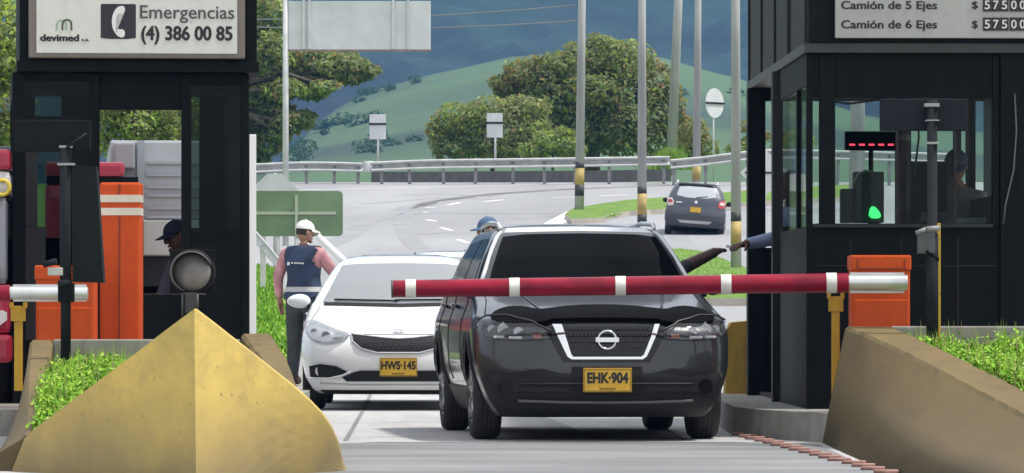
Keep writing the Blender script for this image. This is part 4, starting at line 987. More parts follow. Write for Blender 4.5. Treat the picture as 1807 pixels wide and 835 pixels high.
# ---------------------------------------------------------------- white sedans
WPAINT = M('white_car_paint', (.78, .79, .79), .25, coat=1)
WSPALE = M('sky_toned_glass', (.25, .265, .28), .08, spec=.45)  # pale base colour paints in part of the sky reflection
def sedan(label, X, Y, rz, plate_s, group, detail=True):
    t = thing('sedan_car', label, 'car', (X, Y, gz(Y)), rz, group)
    sk = Skin([(.15, .14), (.19, .05), (.26, .01), (.34, 0), (.48, .0), (.58, .03), (.64, .07), (.69, .15), (.74, .29), (.79, .47), (.84, .68), (.89, .90), (.94, 1.12), (.98, 1.22), (1.15, 1.52), (1.335, 1.90), (1.375, 2.08), (1.405, 2.3), (1.425, 2.6)],
              [(.15, 4.4), (.3, 4.52), (.6, 4.56), (.9, 4.5), (.98, 4.3), (1.05, 4.05), (1.335, 3.45), (1.375, 3.3), (1.425, 3.0)],
              [(.15, .73), (.19, .78), (.3, .845), (.45, .882), (.55, .888), (.7, .882), (.84, .862), (.94, .835), (.98, .80), (1.15, .715), (1.335, .595), (1.375, .55), (1.405, .47), (1.425, .34)],
              [(.15, .38), (.3, .46), (.6, .55), (.75, .60), (.94, .46), (.98, .38), (1.15, .33), (1.335, .3), (1.425, .3)],
              [(.15, .35), (.9, .42), (1.335, .34), (1.425, .3)], 2.8)
    zs = [.15, .17, .19, .22, .26, .30, .34, .41, .48, .53, .58, .61, .64, .665, .69, .715, .74, .765, .79, .815, .84, .865, .89, .915, .94, .96, .98, 1.02, 1.08, 1.15, 1.21, 1.27, 1.335, 1.355, 1.375, 1.39, 1.405, 1.416, 1.425]
    cut_arches(sk.body(zs), [(.90, .32), (3.60, .32)], .365, [WPAINT, BLACKI], 'body', t)
    f = sk.fmap
    G_ = ([(-.425, .680), (-.41, .615), (-.33, .553), (-.19, .518), (.19, .518), (.33, .553), (.41, .615), (.425, .680), (.28, .660), (.13, .645), (0, .640), (-.13, .645), (-.28, .660)])
    drape('grille', G_, f, BPLAS, t, .010, .02)
    ribbon('grille_surround', G_, .007, f, CHROME, t, .012, closed=True)
    g = bmesh.new()
    for i in range(4):
        for k in range(17):
            x = (k - 8) * .046 + (i % 2) * .023; z = .553 + i * .026
            if abs(x) > .36 or z > .628 + abs(x) * .05 or z < .54 + max(0, abs(x) - .15) * .30: continue
            p, nn = f(x, z); lathe(g, [(.016, -.004), (.012, -.010)], 'Y', 6, p, smooth=False)
    bmo('grille_mesh', g, M('grille_mesh_plastic', (.035, .036, .038), .4), t)
    HL = [(.84, .70), (.835, .775), (.78, .79), (.69, .758), (.57, .705), (.45, .674), (.445, .650), (.52, .615), (.64, .592), (.77, .622)]
    for sg in (1, -1):
        o = HL if sg > 0 else mirror(HL)
        h = drape('headlight', o, f, M('grey_lamp_housing', (.66, .67, .68), .25, .2), t, .006, .03, rounds=1)
        for x, z, r in ((.655, .668, .040), (.765, .70, .030)):
            lamp_pod(h, sk, o, sg * x, z, r, .02, M('lamp_bowl_grey', (.36, .365, .37), .25, .2) if 'lamp_bowl_grey' not in bpy.data.materials else bpy.data.materials['lamp_bowl_grey']); lamp_pod(h, sk, o, sg * x, z, r * .66, .03, REFL)
        q, n2 = f(sg * .54, .645); b2 = bmesh.new(); box(b2, -.05, .05, -.006, .006, -.012, .012, bev=.004); bmo('indicator', b2, REFL, h, loc=q + n2 * .012)
        drape('lens', o, f, LENS, h, .026, .025, rounds=1)
        FO = [(.79, .40), (.70, .418), (.56, .40), (.46, .352), (.50, .325), (.62, .302), (.78, .305)]
        fo = drape('fog_lamp', FO if sg > 0 else mirror(FO), f, BPLAS, t, .020, .03, maxlen=.03)
        lamp_pod(fo, sk, None, sg * .70, .355, .046, .036); lamp_pod(fo, sk, None, sg * .62, .352, .030, .036); b2 = None
        ribbon('lamp_outline', chaikin(o, 1), .003, f, M('lamp_rim_grey', (.12, .12, .125), .5) if 'lamp_rim_grey' not in bpy.data.materials else bpy.data.materials['lamp_rim_grey'], h, .024, closed=True)
        ribbon('bonnet_gap', [(sg * x, z) for x, z in [(.80, .815), (.78, .85), (.755, .89), (.74, .935)]], .004, f, M('seam_grey', (.16, .16, .165), .6) if 'seam_grey' not in bpy.data.materials else bpy.data.materials['seam_grey'], t, .001)
        ribbon('fog_lamp_trim', [(sg * .80, .298), (sg * .62, .292), (sg * .50, .318), (sg * .42, .352)], .010, f, CHROME, t, .022)
    ribbon('bonnet_gap', [(-.46, .672), (-.30, .682), (0, .684), (.30, .682), (.46, .672)], .004, f, bpy.data.materials['seam_grey'], t, .001)
    drape('lower_intake', [(-.46, .265), (.46, .265), (.50, .30), (.40, .345), (.34, .36), (-.34, .36), (-.40, .345), (-.50, .30)], f, BPLAS, t, .020, .03, maxlen=.03)
    drape('front_lip', [(-.66, .155), (.66, .155), (.70, .185), (-.70, .185)], f, BPLAS, t, .010, .02)
    ribbon('bumper_crease', [(-.70, .245), (-.4, .232), (.4, .232), (.70, .245)], .010, f, M('bumper_edge', (.55, .56, .57), .3), t, .002)
    plate(t, plate_s, (0, -.030, .392), 0, .335, .165)
    # oval badge
    p, nn = f(0, .70); bm = bmesh.new(); tube(bm, [(.052 * math.cos(a), 0, .024 * math.sin(a)) for a in [2 * math.pi * i / 24 for i in range(25)]], .005, 6, cap=False)
    for x, s2 in ((-.024, 1), (0, 0), (.022, 1)): box(bm, x - .008, x + .008, -.004, .004, -.010, .010)
    bmo('emblem', bm, CHROME, t, loc=p + nn * .012, rot=(-.9, 0, 0))
    WSO = [(-.715, .975), (-.4, .962), (0, .958), (.4, .962), (.715, .975), (.66, 1.08), (.595, 1.22), (.545, 1.318), (.4, 1.332), (0, 1.338), (-.4, 1.332), (-.545, 1.318), (-.595, 1.22), (-.66, 1.08)]
    drape('windscreen', WSO, f, WSPALE, t, .004, .02)
    drape('cowl', [(-.70, .945), (0, .928), (.70, .945), (.70, .972), (0, .957), (-.70, .972)], f, BPLAS, t, .006, .02)
    wiper(t, sk, -.60, -.02, .985, .972); wiper(t, sk, -.05, .56, .980, .985)
    for sg in (-1, 1):
        sm = sk.smap(sg)
        drape('side_window', [(1.72, 1.0), (2.55, 1.0), (2.55, 1.30), (2.15, 1.31), (1.85, 1.17)], sm, WSPALE, t, .004, .02)
        drape('side_window', [(2.62, 1.0), (3.4, 1.0), (3.5, 1.08), (3.3, 1.28), (2.62, 1.30)], sm, WSPALE, t, .004, .02)
        for y in (1.5, 2.58, 3.45): ribbon('door_gap', [(y, .38), (y, .7), (y, .93)], .005, sm, BLACKI, t, .0)
        for y in (2.3, 3.25):
            b2 = bmesh.new(); p, n2 = sm(y, .86); tube(b2, [p + n2 * .01 + Vector((0, -.09, 0)), p + n2 * .035, p + n2 * .01 + Vector((0, .09, 0))], .013, 8); bmo('door_handle', b2, CHROME, t)
        mirror_part(t, sg, 1.50, .985, .83, WPAINT, .22, .13)
        for y in (.90, 3.60): wheel(t, sg * .775, y, .32, .205, RIMS, sg)
    b2 = bmesh.new(); box(b2, -.62, .62, .75, 4.1, .19, .28); bmo('underbody', b2, BLACKI, t)
    b2 = bmesh.new(); tube(b2, [(.12, 3.2, 1.42), (.12, 3.28, 1.455)], [.012, .006], 6); bmo('aerial', b2, BPLAS, t)
    return t
sedan('white sedan in the middle lane, its dark mesh grille and yellow plate facing the prow', W(703, 45.3), 45.3, R(.6), 'HWS·145', 'white sedans queueing in the lane')
sedan('white sedan queueing second, only its roof edge and windscreen corner showing', W(805, 67), 67, R(.6), '', 'white sedans queueing in the lane')
# ---------------------------------------------------------------- the small dark hatchback driving away
def hatch():
    c = G(1224, 415)
    t = thing('hatchback_car', 'small dark blue-grey crossover driving away up the side lane', 'car', c, R(-3))
    t.rotation_euler = (R(-1.0), R(4.2), R(-3))
    sk = Skin([(.24, .12), (.3, .05), (.45, 0), (.6, .0), (.72, .04), (.80, .07), (1.0, .09), (1.1, .12), (1.35, .26), (1.52, .38), (1.56, .46), (1.585, .66), (1.60, .9)],
              [(.24, 4.1), (.5, 4.25), (.85, 4.2), (.95, 3.9), (1.05, 3.2), (1.5, 2.6), (1.56, 2.3), (1.60, 1.9)],
              [(.24, .83), (.3, .87), (.5, .90), (.8, .90), (1.0, .885), (1.1, .865), (1.35, .765), (1.52, .66), (1.56, .60), (1.585, .5), (1.60, .38)],
              [(.24, .25), (.6, .30), (1.0, .32), (1.35, .3), (1.6, .3)], [(.24, .4), (1.6, .35)], 3.0)
    PAINT = M('slate_blue_paint', (.060, .066, .085), .4, .3, coat=.7)
    cut_arches(sk.body([.24, .3, .37, .45, .52, .6, .66, .72, .80, .9, 1.0, 1.05, 1.1, 1.18, 1.27, 1.35, 1.44, 1.52, 1.56, 1.585, 1.60], 16, 22), [(.82, .33), (3.4, .33)], .39, [PAINT, BLACKI], 'body', t)
    f = sk.fmap
    drape('rear_window', [(-.60, 1.12), (.60, 1.12), (.56, 1.34), (.50, 1.47), (-.50, 1.47), (-.56, 1.34)], f, M('bright_rear_glass', (.42, .44, .46), .08, coat=1), t, .006, .02, rounds=1)
    drape('roof_spoiler', [(-.56, 1.50), (.56, 1.50), (.52, 1.555), (-.52, 1.555)], f, BGLOSS, t, .03, .04)
    for sg in (-1, 1):
        o = [(.86, 1.10), (.72, 1.08), (.66, .98), (.68, .86), (.82, .84), (.87, .95)]; o2 = [(.84, 1.03), (.72, 1.03), (.70, .95), (.84, .94)]
        a = drape('tail_light', o if sg > 0 else mirror(o), f, LENSR if sg > 0 else LENSP, t, .012, .02)
        drape('lamp_band', o2 if sg > 0 else mirror(o2), f, LENSP if sg > 0 else LENSR, a, .02, .01)
        for y in (.82, 3.4): wheel(t, sg * .79, y, .33, .205, RIMM, sg)
        mirror_part(t, sg, 2.75, 1.10, .88, BGLOSS, .20, .15)
        drape('side_window', [(.6, 1.12), (2.9, 1.12), (2.5, 1.45), (.75, 1.45)], sk.smap(sg), WSDARK, t, .004, .02)
        b2 = bmesh.new(); tube(b2, [(sg * .60, .55, 1.56), (sg * .60, .75, 1.65), (sg * .60, 2.0, 1.66), (sg * .58, 2.2, 1.58)], .02, 6); bmo('roof_rail', b2, ALU, t)
    drape('bumper', [(-.84, .26), (.84, .26), (.885, .45), (.885, .70), (-.885, .70), (-.885, .45)], f, M('slate_bumper', (.045, .048, .06), .5), t, .03, .05)
    drape('skid_strip', [(-.52, .44), (.52, .44), (.42, .36), (-.42, .36)], f, M('silver_skid', (.45, .46, .48), .4, .4), t, .045, .02)
    plate(t, '', (0, -.03, .76), 0, .33, .165)
    p, nn = f(0, .99); b2 = bmesh.new(); lathe(b2, [(.06, 0), (.045, -.02)], 'Y', 8, (0, 0, 0)); bmo('emblem', b2, CHROME, t, loc=p + nn * .01)
    wiper(t, sk, 0.0, .34, 1.13, 1.18)
    drape('badge_strip', [(-.60, .95), (-.42, .95), (-.42, .98), (-.60, .98)], f, CHROME, t, .006, .01)
    return t
hatch()
# ------------------------------------------------------------------ crash rails, poles, road signs
RAILPOST = M('weathered_rail_post', (.24, .24, .24), .6, var=.2, scale=3)
def wbeam(bm, pts, h):
    prof = [(0, .5), (-.035, .46), (-.035, .30), (.02, .18), (.045, .08), (.045, -.08), (.02, -.18), (-.035, -.30), (-.035, -.46), (0, -.5)]
    prev = None
    for p in pts:
        row = [bm.verts.new(p + Vector((0, dy * 3.2, q * h))) for dy, q in prof]
        if prev:
            for i in range(len(row) - 1): f = bm.faces.new((prev[i], prev[i + 1], row[i + 1], row[i])); f.smooth = True
        prev = row
def catm(pts, n=8):
    out = []
    for i in range(len(pts) - 1):
        p0, p1, p2, p3 = pts[max(0, i - 1)], pts[i], pts[i + 1], pts[min(len(pts) - 1, i + 2)]
        for k in range(n):
            t = k / n; out.append(.5 * ((2 * p1) + (p2 - p0) * t + (2 * p0 - 5 * p1 + 4 * p2 - p3) * t * t + (3 * p1 - p0 - 3 * p2 + p3) * t ** 3))
    return out + [pts[-1]]
def rail(label, pix, Y, posts, h=.36, end=None):
    "pix: centre line of the beam"
    t = thing('crash_rail', label, 'crash rail', P(pix[0][0], pix[0][1], Y), 0, 'crash rails along the curve')
    o = Vector(t.location); pts = [P(x, y, Y) - o for x, y in pix]
    bm = bmesh.new(); wbeam(bm, catm(pts), h); bmo('beam', bm, GALV, t, fix=False)
    for px in posts:
        x = W(px, Y) - o.x; q = [p for p in catm(pts, 16)]; z = min(q, key=lambda v: abs(v.x - x)).z
        lean = random.uniform(-.05, .05)
        bm = bmesh.new(); box(bm, x - .06, x + .06, .10, .24, gz(Y + .2) - o.z - .1, z + .10, bev=.008)
        for v in bm.verts: v.co.x += lean * (v.co.z - z)
        bmo('post', bm, RAILPOST, t)
    if end:
        x, y = end; bm = bmesh.new(); lathe(bm, [(.17, -.2), (.19, -.18), (.19, .18), (.17, .2)], 'Z', 16, P(x, y, Y) - o + Vector((0, .1, 0))); bmo('rounded_end', bm, GALV, t, smooth=True)
    return t
rail('short crash rail left of the gap, running behind the white sign post', [(350, 301), (452, 297), (520, 294), (580, 294), (640, 296)], 189.0, (380, 450, 540, 590, 632))
rail('long middle crash rail with a rounded end, in front of the low grey wall', [(655, 294), (760, 290), (900, 288), (1050, 286), (1182, 284)], 188.6, (672, 722, 782, 840, 905, 960, 1015, 1075, 1128, 1172), end=(650, 294))
rail('crash rail climbing to the right past the round sign', [(1183, 290), (1245, 284), (1340, 273), (1430, 273), (1560, 276), (1720, 280)], 187.6, (1190, 1245, 1320, 1400, 1480, 1570, 1650))
WALLG = stained('grey_roadside_wall', (.125, .125, .125), (.06, .06, .055), .8, rough=.9)
bm = bmesh.new(); pts = [(655, 303, 325), (760, 303, 323), (900, 302, 321), (1050, 301, 319), (1184, 299, 316)]; prev = None
for x, y0, y1 in pts:
    a = P(x, y1 + 3, 190.2); b = P(x, y0, 190.2); row = [bm.verts.new(v) for v in (a, b, b + Vector((0, .4, 0)), a + Vector((0, .4, 0)))]
    if prev:
        for i in range(4): bm.faces.new((prev[i], prev[(i + 1) % 4], row[(i + 1) % 4], row[i]))
    else: bm.faces.new(row)
    prev = row
bm.faces.new(prev[::-1])
tag(bmo('roadside_wall', bm, WALLG), 'low dark grey wall behind the posts of the long crash rail', 'low wall')
CPOLE = M('weathered_concrete_pole', (.37, .37, .36), .85, var=.22, scale=1.2, bump=.2, bscale=30, stretch=(2, 2, .25))
BANDK = M('faded_black_band', (.035, .035, .037), .6); BANDY = M('faded_yellow_band', (.42, .31, .10), .65, var=.2, scale=5)
def pole(label, top, base, Y, w, bands, zbase=None):
    b = P(*base, Y); 
    if zbase is not None: b.z = zbase
    t = thing('utility_pole', label, 'pole', b, 0, 'concrete poles along the road'); a = P(*top, Y)
    d = a - b; d = d * ((d.z + 5.0) / d.z); r = w / 2 * Y / FPX
    bm = bmesh.new(); tube(bm, [Vector((0, 0, 0)) - d * .02, d], [r * 1.12, r * .72], 18); bmo('shaft', bm, CPOLE, t)
    for y0, y1, m in bands:
        f0 = (P(0, y0, Y).z - b.z) / d.z; f1 = (P(0, y1, Y).z - b.z) / d.z
        bm = bmesh.new(); rr = lambda f: r * (1.12 - .40 * f) * 1.015
        tube(bm, [d * f1, d * f0], [rr(f1), rr(f0)], 18); bmo('painted_band', bm, BANDK if m == 'k' else BANDY, t)
    return t
g = G(1022, 378); PL1 = pole('pole with black and yellow bands at the far back of the grass median', (1027, 0), (1022, 378), g.y, 15, [(286, 297, 'k'), (297, 326, 'y'), (326, 346, 'k')])
g = G(1133, 397); pole('pole rising from the front of the median just above the dark crossover roof', (1133, 0), (1133, 397), g.y, 15, [(330, 342, 'k'), (342, 379, 'y'), (379, 392, 'k')])
pole('thinner pole beyond the curve, banded just behind the small dark hatchback', (1232, 0), (1229, 319), 190.5, 13, [(278, 291, 'k'), (291, 318, 'y')], gz(190.5))
g = G(1298, 483); pole('nearest pole, standing on the kerbside lawn by the outstretched hands', (1298, 0), (1299, 483), g.y, 17, [(375, 391, 'k'), (391, 429, 'y')])
pole('leaning pole rising from the grass beyond the crash rails', (1197, 0), (1184, 300), 197.5, 17, [])
pole('pole seen only through the window of the right booth', (1514, 100), (1512, 372), G(1512, 372).y, 26, [])
# signs seen from behind
def sign_post(t, x, z0, z1, r=.035):
    bm = bmesh.new(); tube(bm, [(x, 0, z0), (x, 0, z1)], r, 10); bmo('post', bm, GALV, t)
def rect_sign(label, x0, x1, y0, y1, px, pb, Y, bar):
    k = Y / FPX; b = P(px, pb, Y); t = thing('road_sign', label, 'road sign', b, 0, 'road signs seen from behind')
    boxes('plate', [((x0 - px) * k, (x1 - px) * k, -.012, .012, (pb - y1) * k, (pb - y0) * k)], SIGNBACK, t, bev=.008)
    boxes('crossbar', [((x0 - px) * k - .02, (x1 - px) * k + .02, -.06, -.016, (pb - bar) * k - .035, (pb - bar) * k + .035)], GREYP, t)
    sign_post(t, 0, -.3, (pb - y0) * k - .05, .04); t.children[-1].location.y = .06
    return t
rect_sign('small rectangular road sign, left of the two behind the crash rail', 652, 681, 202, 246, 667, 300, 190.9, 219)
rect_sign('small rectangular road sign standing in front of the rounded flowering bush', 859, 887, 200, 243, 874, 300, 190.9, 217)
Y = 193.0; k = Y / FPX; b = P(1261, 300, Y); b.z = gz(Y)
t = thing('road_sign', 'round road sign seen from behind, between two poles near the right booth', 'road sign', b, R(50), 'road signs seen from behind')
zc = P(0, 182, Y).z - b.z
bm = bmesh.new(); lathe(bm, [(26 * k, -.012), (26 * k, .012)], 'Y', 32, (0, 0, zc), smooth=False); bmo('plate', bm, SIGNBACK, t)
boxes('crossbar', [(-27 * k, 27 * k, -.06, -.014, zc - .04, zc + .03)], GREYP, t); sign_post(t, 0, 0, zc + .3, .03); t.children[-1].location.y = .05
Y = 140.0; k = Y / FPX; b = G(504, 434)
t = thing('gantry_sign', 'big white road sign seen from behind, on a tall post before the spreading tree', 'road sign', b, 0)
lz2 = lambda py: Z(py, b.y) - b.z
kk = b.y / FPX
boxes('panel', [(5 * kk, 256 * kk, -.03, .03, lz2(88), lz2(2))], SIGNBACK, t, bev=.01)
boxes('upper_panel', [(5 * kk, 256 * kk, -.03, .03, lz2(-1), lz2(-70))], SIGNBACK, t, bev=.01)
boxes('rib', [((x) * kk - .035, (x) * kk + .035, -.10, -.034, lz2(87), lz2(-70)) for x in (32, 42, 190, 216)], GALV, t, bev=.006)
boxes('edge_trim', [(5 * kk, 257 * kk, -.05, .04, lz2(91), lz2(88) - .004)], M('rusty_trim', (.25, .16, .14), .6, var=.3), t)
bm = bmesh.new(); tube(bm, [(0, .0, -.2), (0, .0, lz2(-80))], [.085, .075], 14); tube(bm, [(0, -.06, lz2(-35)), (3.6, -.06, lz2(-35))], .05, 10); bmo('post', bm, GALV, t)
Y = G(505, 480).y; k = Y / FPX; b = P(523, 480, Y)
t = thing('direction_sign', 'green road sign seen from behind, with a pale cross frame, beside the white capped man', 'road sign', (b.x, b.y, gz(Y)))
b = t.location; lz3 = lambda py: Z(py, Y) - b.z
bm = bmesh.new(); o = []
x0, x1, z0, z1, rr = -78 * k, 82 * k, lz3(417), lz3(337), .10
for cx_, cz_, a0 in ((x1 - rr, z1 - rr, 0), (x0 + rr, z1 - rr, 90), (x0 + rr, z0 + rr, 180), (x1 - rr, z0 + rr, 270)): o += [(cx_ + rr * math.cos(R(a0 + 15 * i)), cz_ + rr * math.sin(R(a0 + 15 * i))) for i in range(7)]
prism(bm, o, -.012, .012); bmo('panel', bm, M('green_sign_back', (.16, .24, .13), .55, var=.12, scale=1.5), t)
boxes('frame_bar', [(-74 * k, 70 * k, -.05, -.016, lz3(379), lz3(374)), (-2.5 * k, 2.5 * k, -.055, -.018, lz3(417), lz3(345))], M('pale_green_bar', (.42, .46, .36), .5), t, bev=.004)
for x in (-58, -33, 0): sign_post(t, x * k, -.1, lz3(400), .05); t.children[-1].location.y = .08
Y2 = Y + 2.5; k = Y2 / FPX
t = thing('road_sign', 'pale diamond shaped road sign behind the green sign, half hidden', 'road sign', (W(485, Y2), Y2, gz(Y2)), 0, 'road signs seen from behind')
zc = Z(352, Y2) - gz(Y2); hd = 58 * k
bm = bmesh.new(); prism(bm, chaikin([(0, zc + hd), (hd * .9, zc + hd * .12), (hd * .9, zc - hd * .12), (0, zc - hd), (-hd * .9, zc - hd * .12), (-hd * .9, zc + hd * .12)], 1), -.012, .012); bmo('plate', bm, SIGNBACK, t); sign_post(t, 0, -.1, zc + hd * .8, .04); t.children[-1].location.y = .06
Y2 = 120; k = Y2 / FPX
t = thing('road_sign', 'pale diamond shaped road sign seen from behind against the left side of the right booth', 'road sign', (W(1349, Y2), Y2, gz(Y2)), 0, 'road signs seen from behind')
zc = Z(305, Y2) - gz(Y2); hd = 43 * k
bm = bmesh.new(); prism(bm, [(0, zc + hd), (hd, zc), (0, zc - hd), (-hd, zc)], -.012, .012); bmo('plate', bm, SIGNBACK, t)
boxes('crossbar', [(-hd * .8, hd * .8, -.05, -.014, zc - .02, zc + .02)], GREYP, t); sign_post(t, 0, -.1, zc + hd * .8, .04); t.children[-1].location.y = .06
# short grey rail by the verge
Y3 = 100; o = P(430, 405, Y3)
t = thing('crash_rail', 'grey rail end sloping down to the grass verge beside the left booth', 'crash rail', o, 0)
bm = bmesh.new(); pts = catm([P(380, 380, Y3 + 2) - o, P(440, 410, Y3) - o, P(470, 440, Y3 - 2) - o, P(498, 474, Y3 - 4) - o], 8); wbeam(bm, pts, .26); bmo('beam', bm, GALV, t, fix=False)
for i in (4, 14):
    p = pts[i]; bm = bmesh.new(); box(bm, p.x - .05, p.x + .05, p.y + .08, p.y + .18, gz(o.y + p.y) - o.z, p.z); bmo('post', bm, GALV, t)
# white raised gate arm behind the man
Yg = 54.5; a = P(668, 520, Yg)
t = thing('gate_arm', 'white slanting gate arm rising behind the face of the man in the white cap', 'gate arm', (a.x, Yg, gz(Yg)))
bm = bmesh.new(); tube(bm, [a - t.location, P(560, 416, Yg) - t.location], [.05, .036], 12); bmo('arm', bm, M('white_arm_paint', (.74, .74, .73), .4), t)
boxes('support', [(-.12, .12, -.1, .2, 0, a.z - gz(Yg) + .1)], M('grey_support', (.3, .3, .31), .5), t, bev=.01)
# cables from the first pole
def cable(label, p0, p1, Y0, Y1, sag):
    a, b = P(*p0, Y0), P(*p1, Y1); bm = bmesh.new()
    tube(bm, [a.lerp(b, i / 24) - Vector((0, 0, sag * 4 * (i / 24) * (1 - i / 24))) for i in range(25)], .022, 5)
    tag(bmo('overhead_cable', bm, M('pale_cable_sheath', (.20, .21, .23), .6) if 'pale_cable_sheath' not in bpy.data.materials else bpy.data.materials['pale_cable_sheath']), label, 'cable', 'overhead cables')
yy = PL1.location.y
cable('upper thin overhead cable strung to the banded pole behind the median', (1026, 8), (300, 30), yy, yy + 14, .25)
cable('lower thin overhead cable strung to the banded pole behind the median', (1026, 36), (300, 40), yy, yy + 14, .25)

# ------------------------------------------------------------------ lorries on the left
LRED = M('lorry_red_paint', (.30, .010, .035), .4, coat=.3); LGREY = M('lorry_grey_panel', (.20, .205, .23), .5, var=.06); LWHITE = M('lorry_white_panel', (.62, .60, .60), .45, var=.06)
xr = W(17, 38.2)
t = thing('lorry', 'red, grey and white lorry at the left edge, waiting beside the left booth', 'lorry', (xr, 38.2, 0), R(4))
k = 38.2 / FPX; zz = lambda py: Z(py, 38.2)
wd = 2.3
boxes('cab', [(-wd, 0, 0, 2.2, zz(590), zz(505))], LRED, t, bev=.05)
boxes('windscreen', [(-wd + .03, -.02, .03, 2.15, zz(505) + .002, zz(345))], M('lorry_glass', (.18, .19, .22), .12, coat=1), t, bev=.06)
boxes('cab_roof', [(-wd, 0, .0, 2.2, zz(345) + .002, zz(300))], LWHITE, t, bev=.06)
boxes('roof_stripe', [(-wd, .004, -.02, 2.2, zz(300) + .002, zz(264))], LRED, t, bev=.03)
boxes('cargo_box', [(-wd - .05, .0, 2.4, 8, zz(600), zz(240))], LGREY, t, bev=.03)
bm = bmesh.new(); tube(bm, [(-.055 + .055 * math.cos(a), -.01, zz(331) + .055 * math.sin(a)) for a in [2 * math.pi * i / 24 for i in range(25)]], .015, 8, cap=False); bmo('yellow_ring', bm, M('ring_yellow', (.62, .48, .05), .5), t)
boxes('bumper', [(-wd, .02, -.12, .2, zz(640), zz(590) - .004)], LRED, t, bev=.04)
bm = bmesh.new(); prism(bm, chaikin([(-.22, zz(580)), (-.02, zz(572)), (-.02, zz(545)), (-.16, zz(555))], 1), -.03, .01); bmo('headlight', bm, LWHITE, t)
for x in (-.16, -wd + .2):
    for y in (1.1, 6.0): wheel(t, x, y, .46, .28, RIMM, 1 if x > -1 else -1)
boxes('chassis', [(-wd + .3, -.3, .3, 7.8, .38, zz(600) - .004)], BLACKI, t)
Yt = 60.0; k = Yt / FPX; b = P(200, 600, Yt)
t = thing('box_truck', 'red cabbed truck with pale ribbed box and grey cooling unit behind the left booth', 'truck', (b.x, Yt, gz(Yt)), R(5))
zz = lambda py: Z(py, Yt) - gz(Yt)
PALE = M('pale_box_panel', (.38, .40, .43), .5, var=.06, scale=2)
boxes('box_body', [(-.15 * 0 - 4 * k, 225 * k, 1.6, 7, zz(450), zz(240))], PALE, t, bev=.03)
boxes('side_rib', [(45 * k, 58 * k, 1.55, 1.598, zz(450), zz(240))] + [(62 * k, 225 * k, 1.56, 1.598, zz(y + 5), zz(y)) for y in (278, 300, 322, 337, 360, 376)], M('rib_shadow_grey', (.30, .32, .35), .5), t)
boxes('cooling_unit', [(4 * k, 40 * k, 1.25, 1.598, zz(292), zz(246))], M('cooler_grey', (.26, .27, .29), .5), t, bev=.02)
boxes('lower_panel', [(56 * k, 225 * k, 1.5, 1.597, zz(448), zz(385))], M('pale_green_panel', (.40, .44, .43), .5), t, bev=.01)
boxes('cab_roof', [(-120 * k, 20 * k, .0, 1.45, zz(312), zz(286))], LRED, t, bev=.05)
boxes('cab', [(-120 * k, 46 * k, .0, 1.5, zz(560), zz(325) - .004)], LRED, t, bev=.06)
boxes('windscreen', [(-118 * k, 44 * k, .03, 1.46, zz(325), zz(312) - .002)], BGLOSS, t)
boxes('chassis', [(-100 * k, 225 * k, 1.62, 6.9, .4, zz(452))], BLACKI, t)
for x in (-100 * k, 30 * k):
    wheel(t, x, .9 if x < .5 else 3, .46, .28, RIMM, 1)
# ------------------------------------------------------------------ trees and weeds
import numpy as np
rng = np.random.default_rng(11)
def leaf_mesh(name, clumps, size, mats, weights=None, up=.5, asp=.5, shell=.55):
    "a crown: many small leaves spread through clumps (centre, radii, count, [weights])"
    C, N, SZ, MI = [], [], [], []
    for cl in clumps:
        c, r, n = cl[0], cl[1], cl[2]; w = cl[3] if len(cl) > 3 else weights
        d = rng.normal(size=(n, 3)); d /= np.linalg.norm(d, axis=1)[:, None]
        # lumpy radius: gaps and tufts
        ph = rng.uniform(0, 6.28, 6); fr = rng.uniform(2.0, 5.0, 6)
        lump = 1 + .16 * np.sin(d[:, 0] * fr[0] + ph[0]) * np.sin(d[:, 1] * fr[1] + ph[1]) + .14 * np.sin(d[:, 2] * fr[2] + ph[2] + d[:, 0] * fr[3])
        rad = (shell + (1 - shell) * rng.random(n) ** .6) * lump * np.where(rng.random(n) < .10, rng.uniform(1.0, 1.10, n), 1.0); rad = np.minimum(rad, 1.10)
        p = np.array(c) + d * rad[:, None] * np.array(r)
        nn = d + rng.normal(size=(n, 3)) * .75 + np.array([0, 0, up]); nn /= np.linalg.norm(nn, axis=1)[:, None]
        C.append(p); N.append(nn); SZ.append(size * rng.uniform(.45, 1.1, n) * np.where(rng.random(n) < .15, 1.6, 1.0)); MI.append(rng.choice(len(mats), n, p=w))
    C = np.concatenate(C); N = np.concatenate(N); SZ = np.concatenate(SZ); MI = np.concatenate(MI); n = len(C)
    t = rng.normal(size=(n, 3)); a = np.cross(N, t); a /= np.linalg.norm(a, axis=1)[:, None]; b = np.cross(N, a)
    a *= SZ[:, None]; b *= SZ[:, None] * asp
    V = np.stack([C - a, C - a * .1 + b + N * SZ[:, None] * .12, C + a, C - a * .1 - b + N * SZ[:, None] * .12], 1).reshape(-1, 3)
    me = bpy.data.meshes.new(name)
    me.vertices.add(4 * n); me.vertices.foreach_set('co', V.ravel().astype(np.float32))
    me.loops.add(4 * n); me.loops.foreach_set('vertex_index', np.arange(4 * n, dtype=np.int32))
    me.polygons.add(n); me.polygons.foreach_set('loop_start', np.arange(n, dtype=np.int32) * 4); me.polygons.foreach_set('loop_total', np.full(n, 4, np.int32))
    me.polygons.foreach_set('material_index', MI.astype(np.int32))
    me.update(calc_edges=True); me.validate()
    for m in mats: me.materials.append(m)
    return me
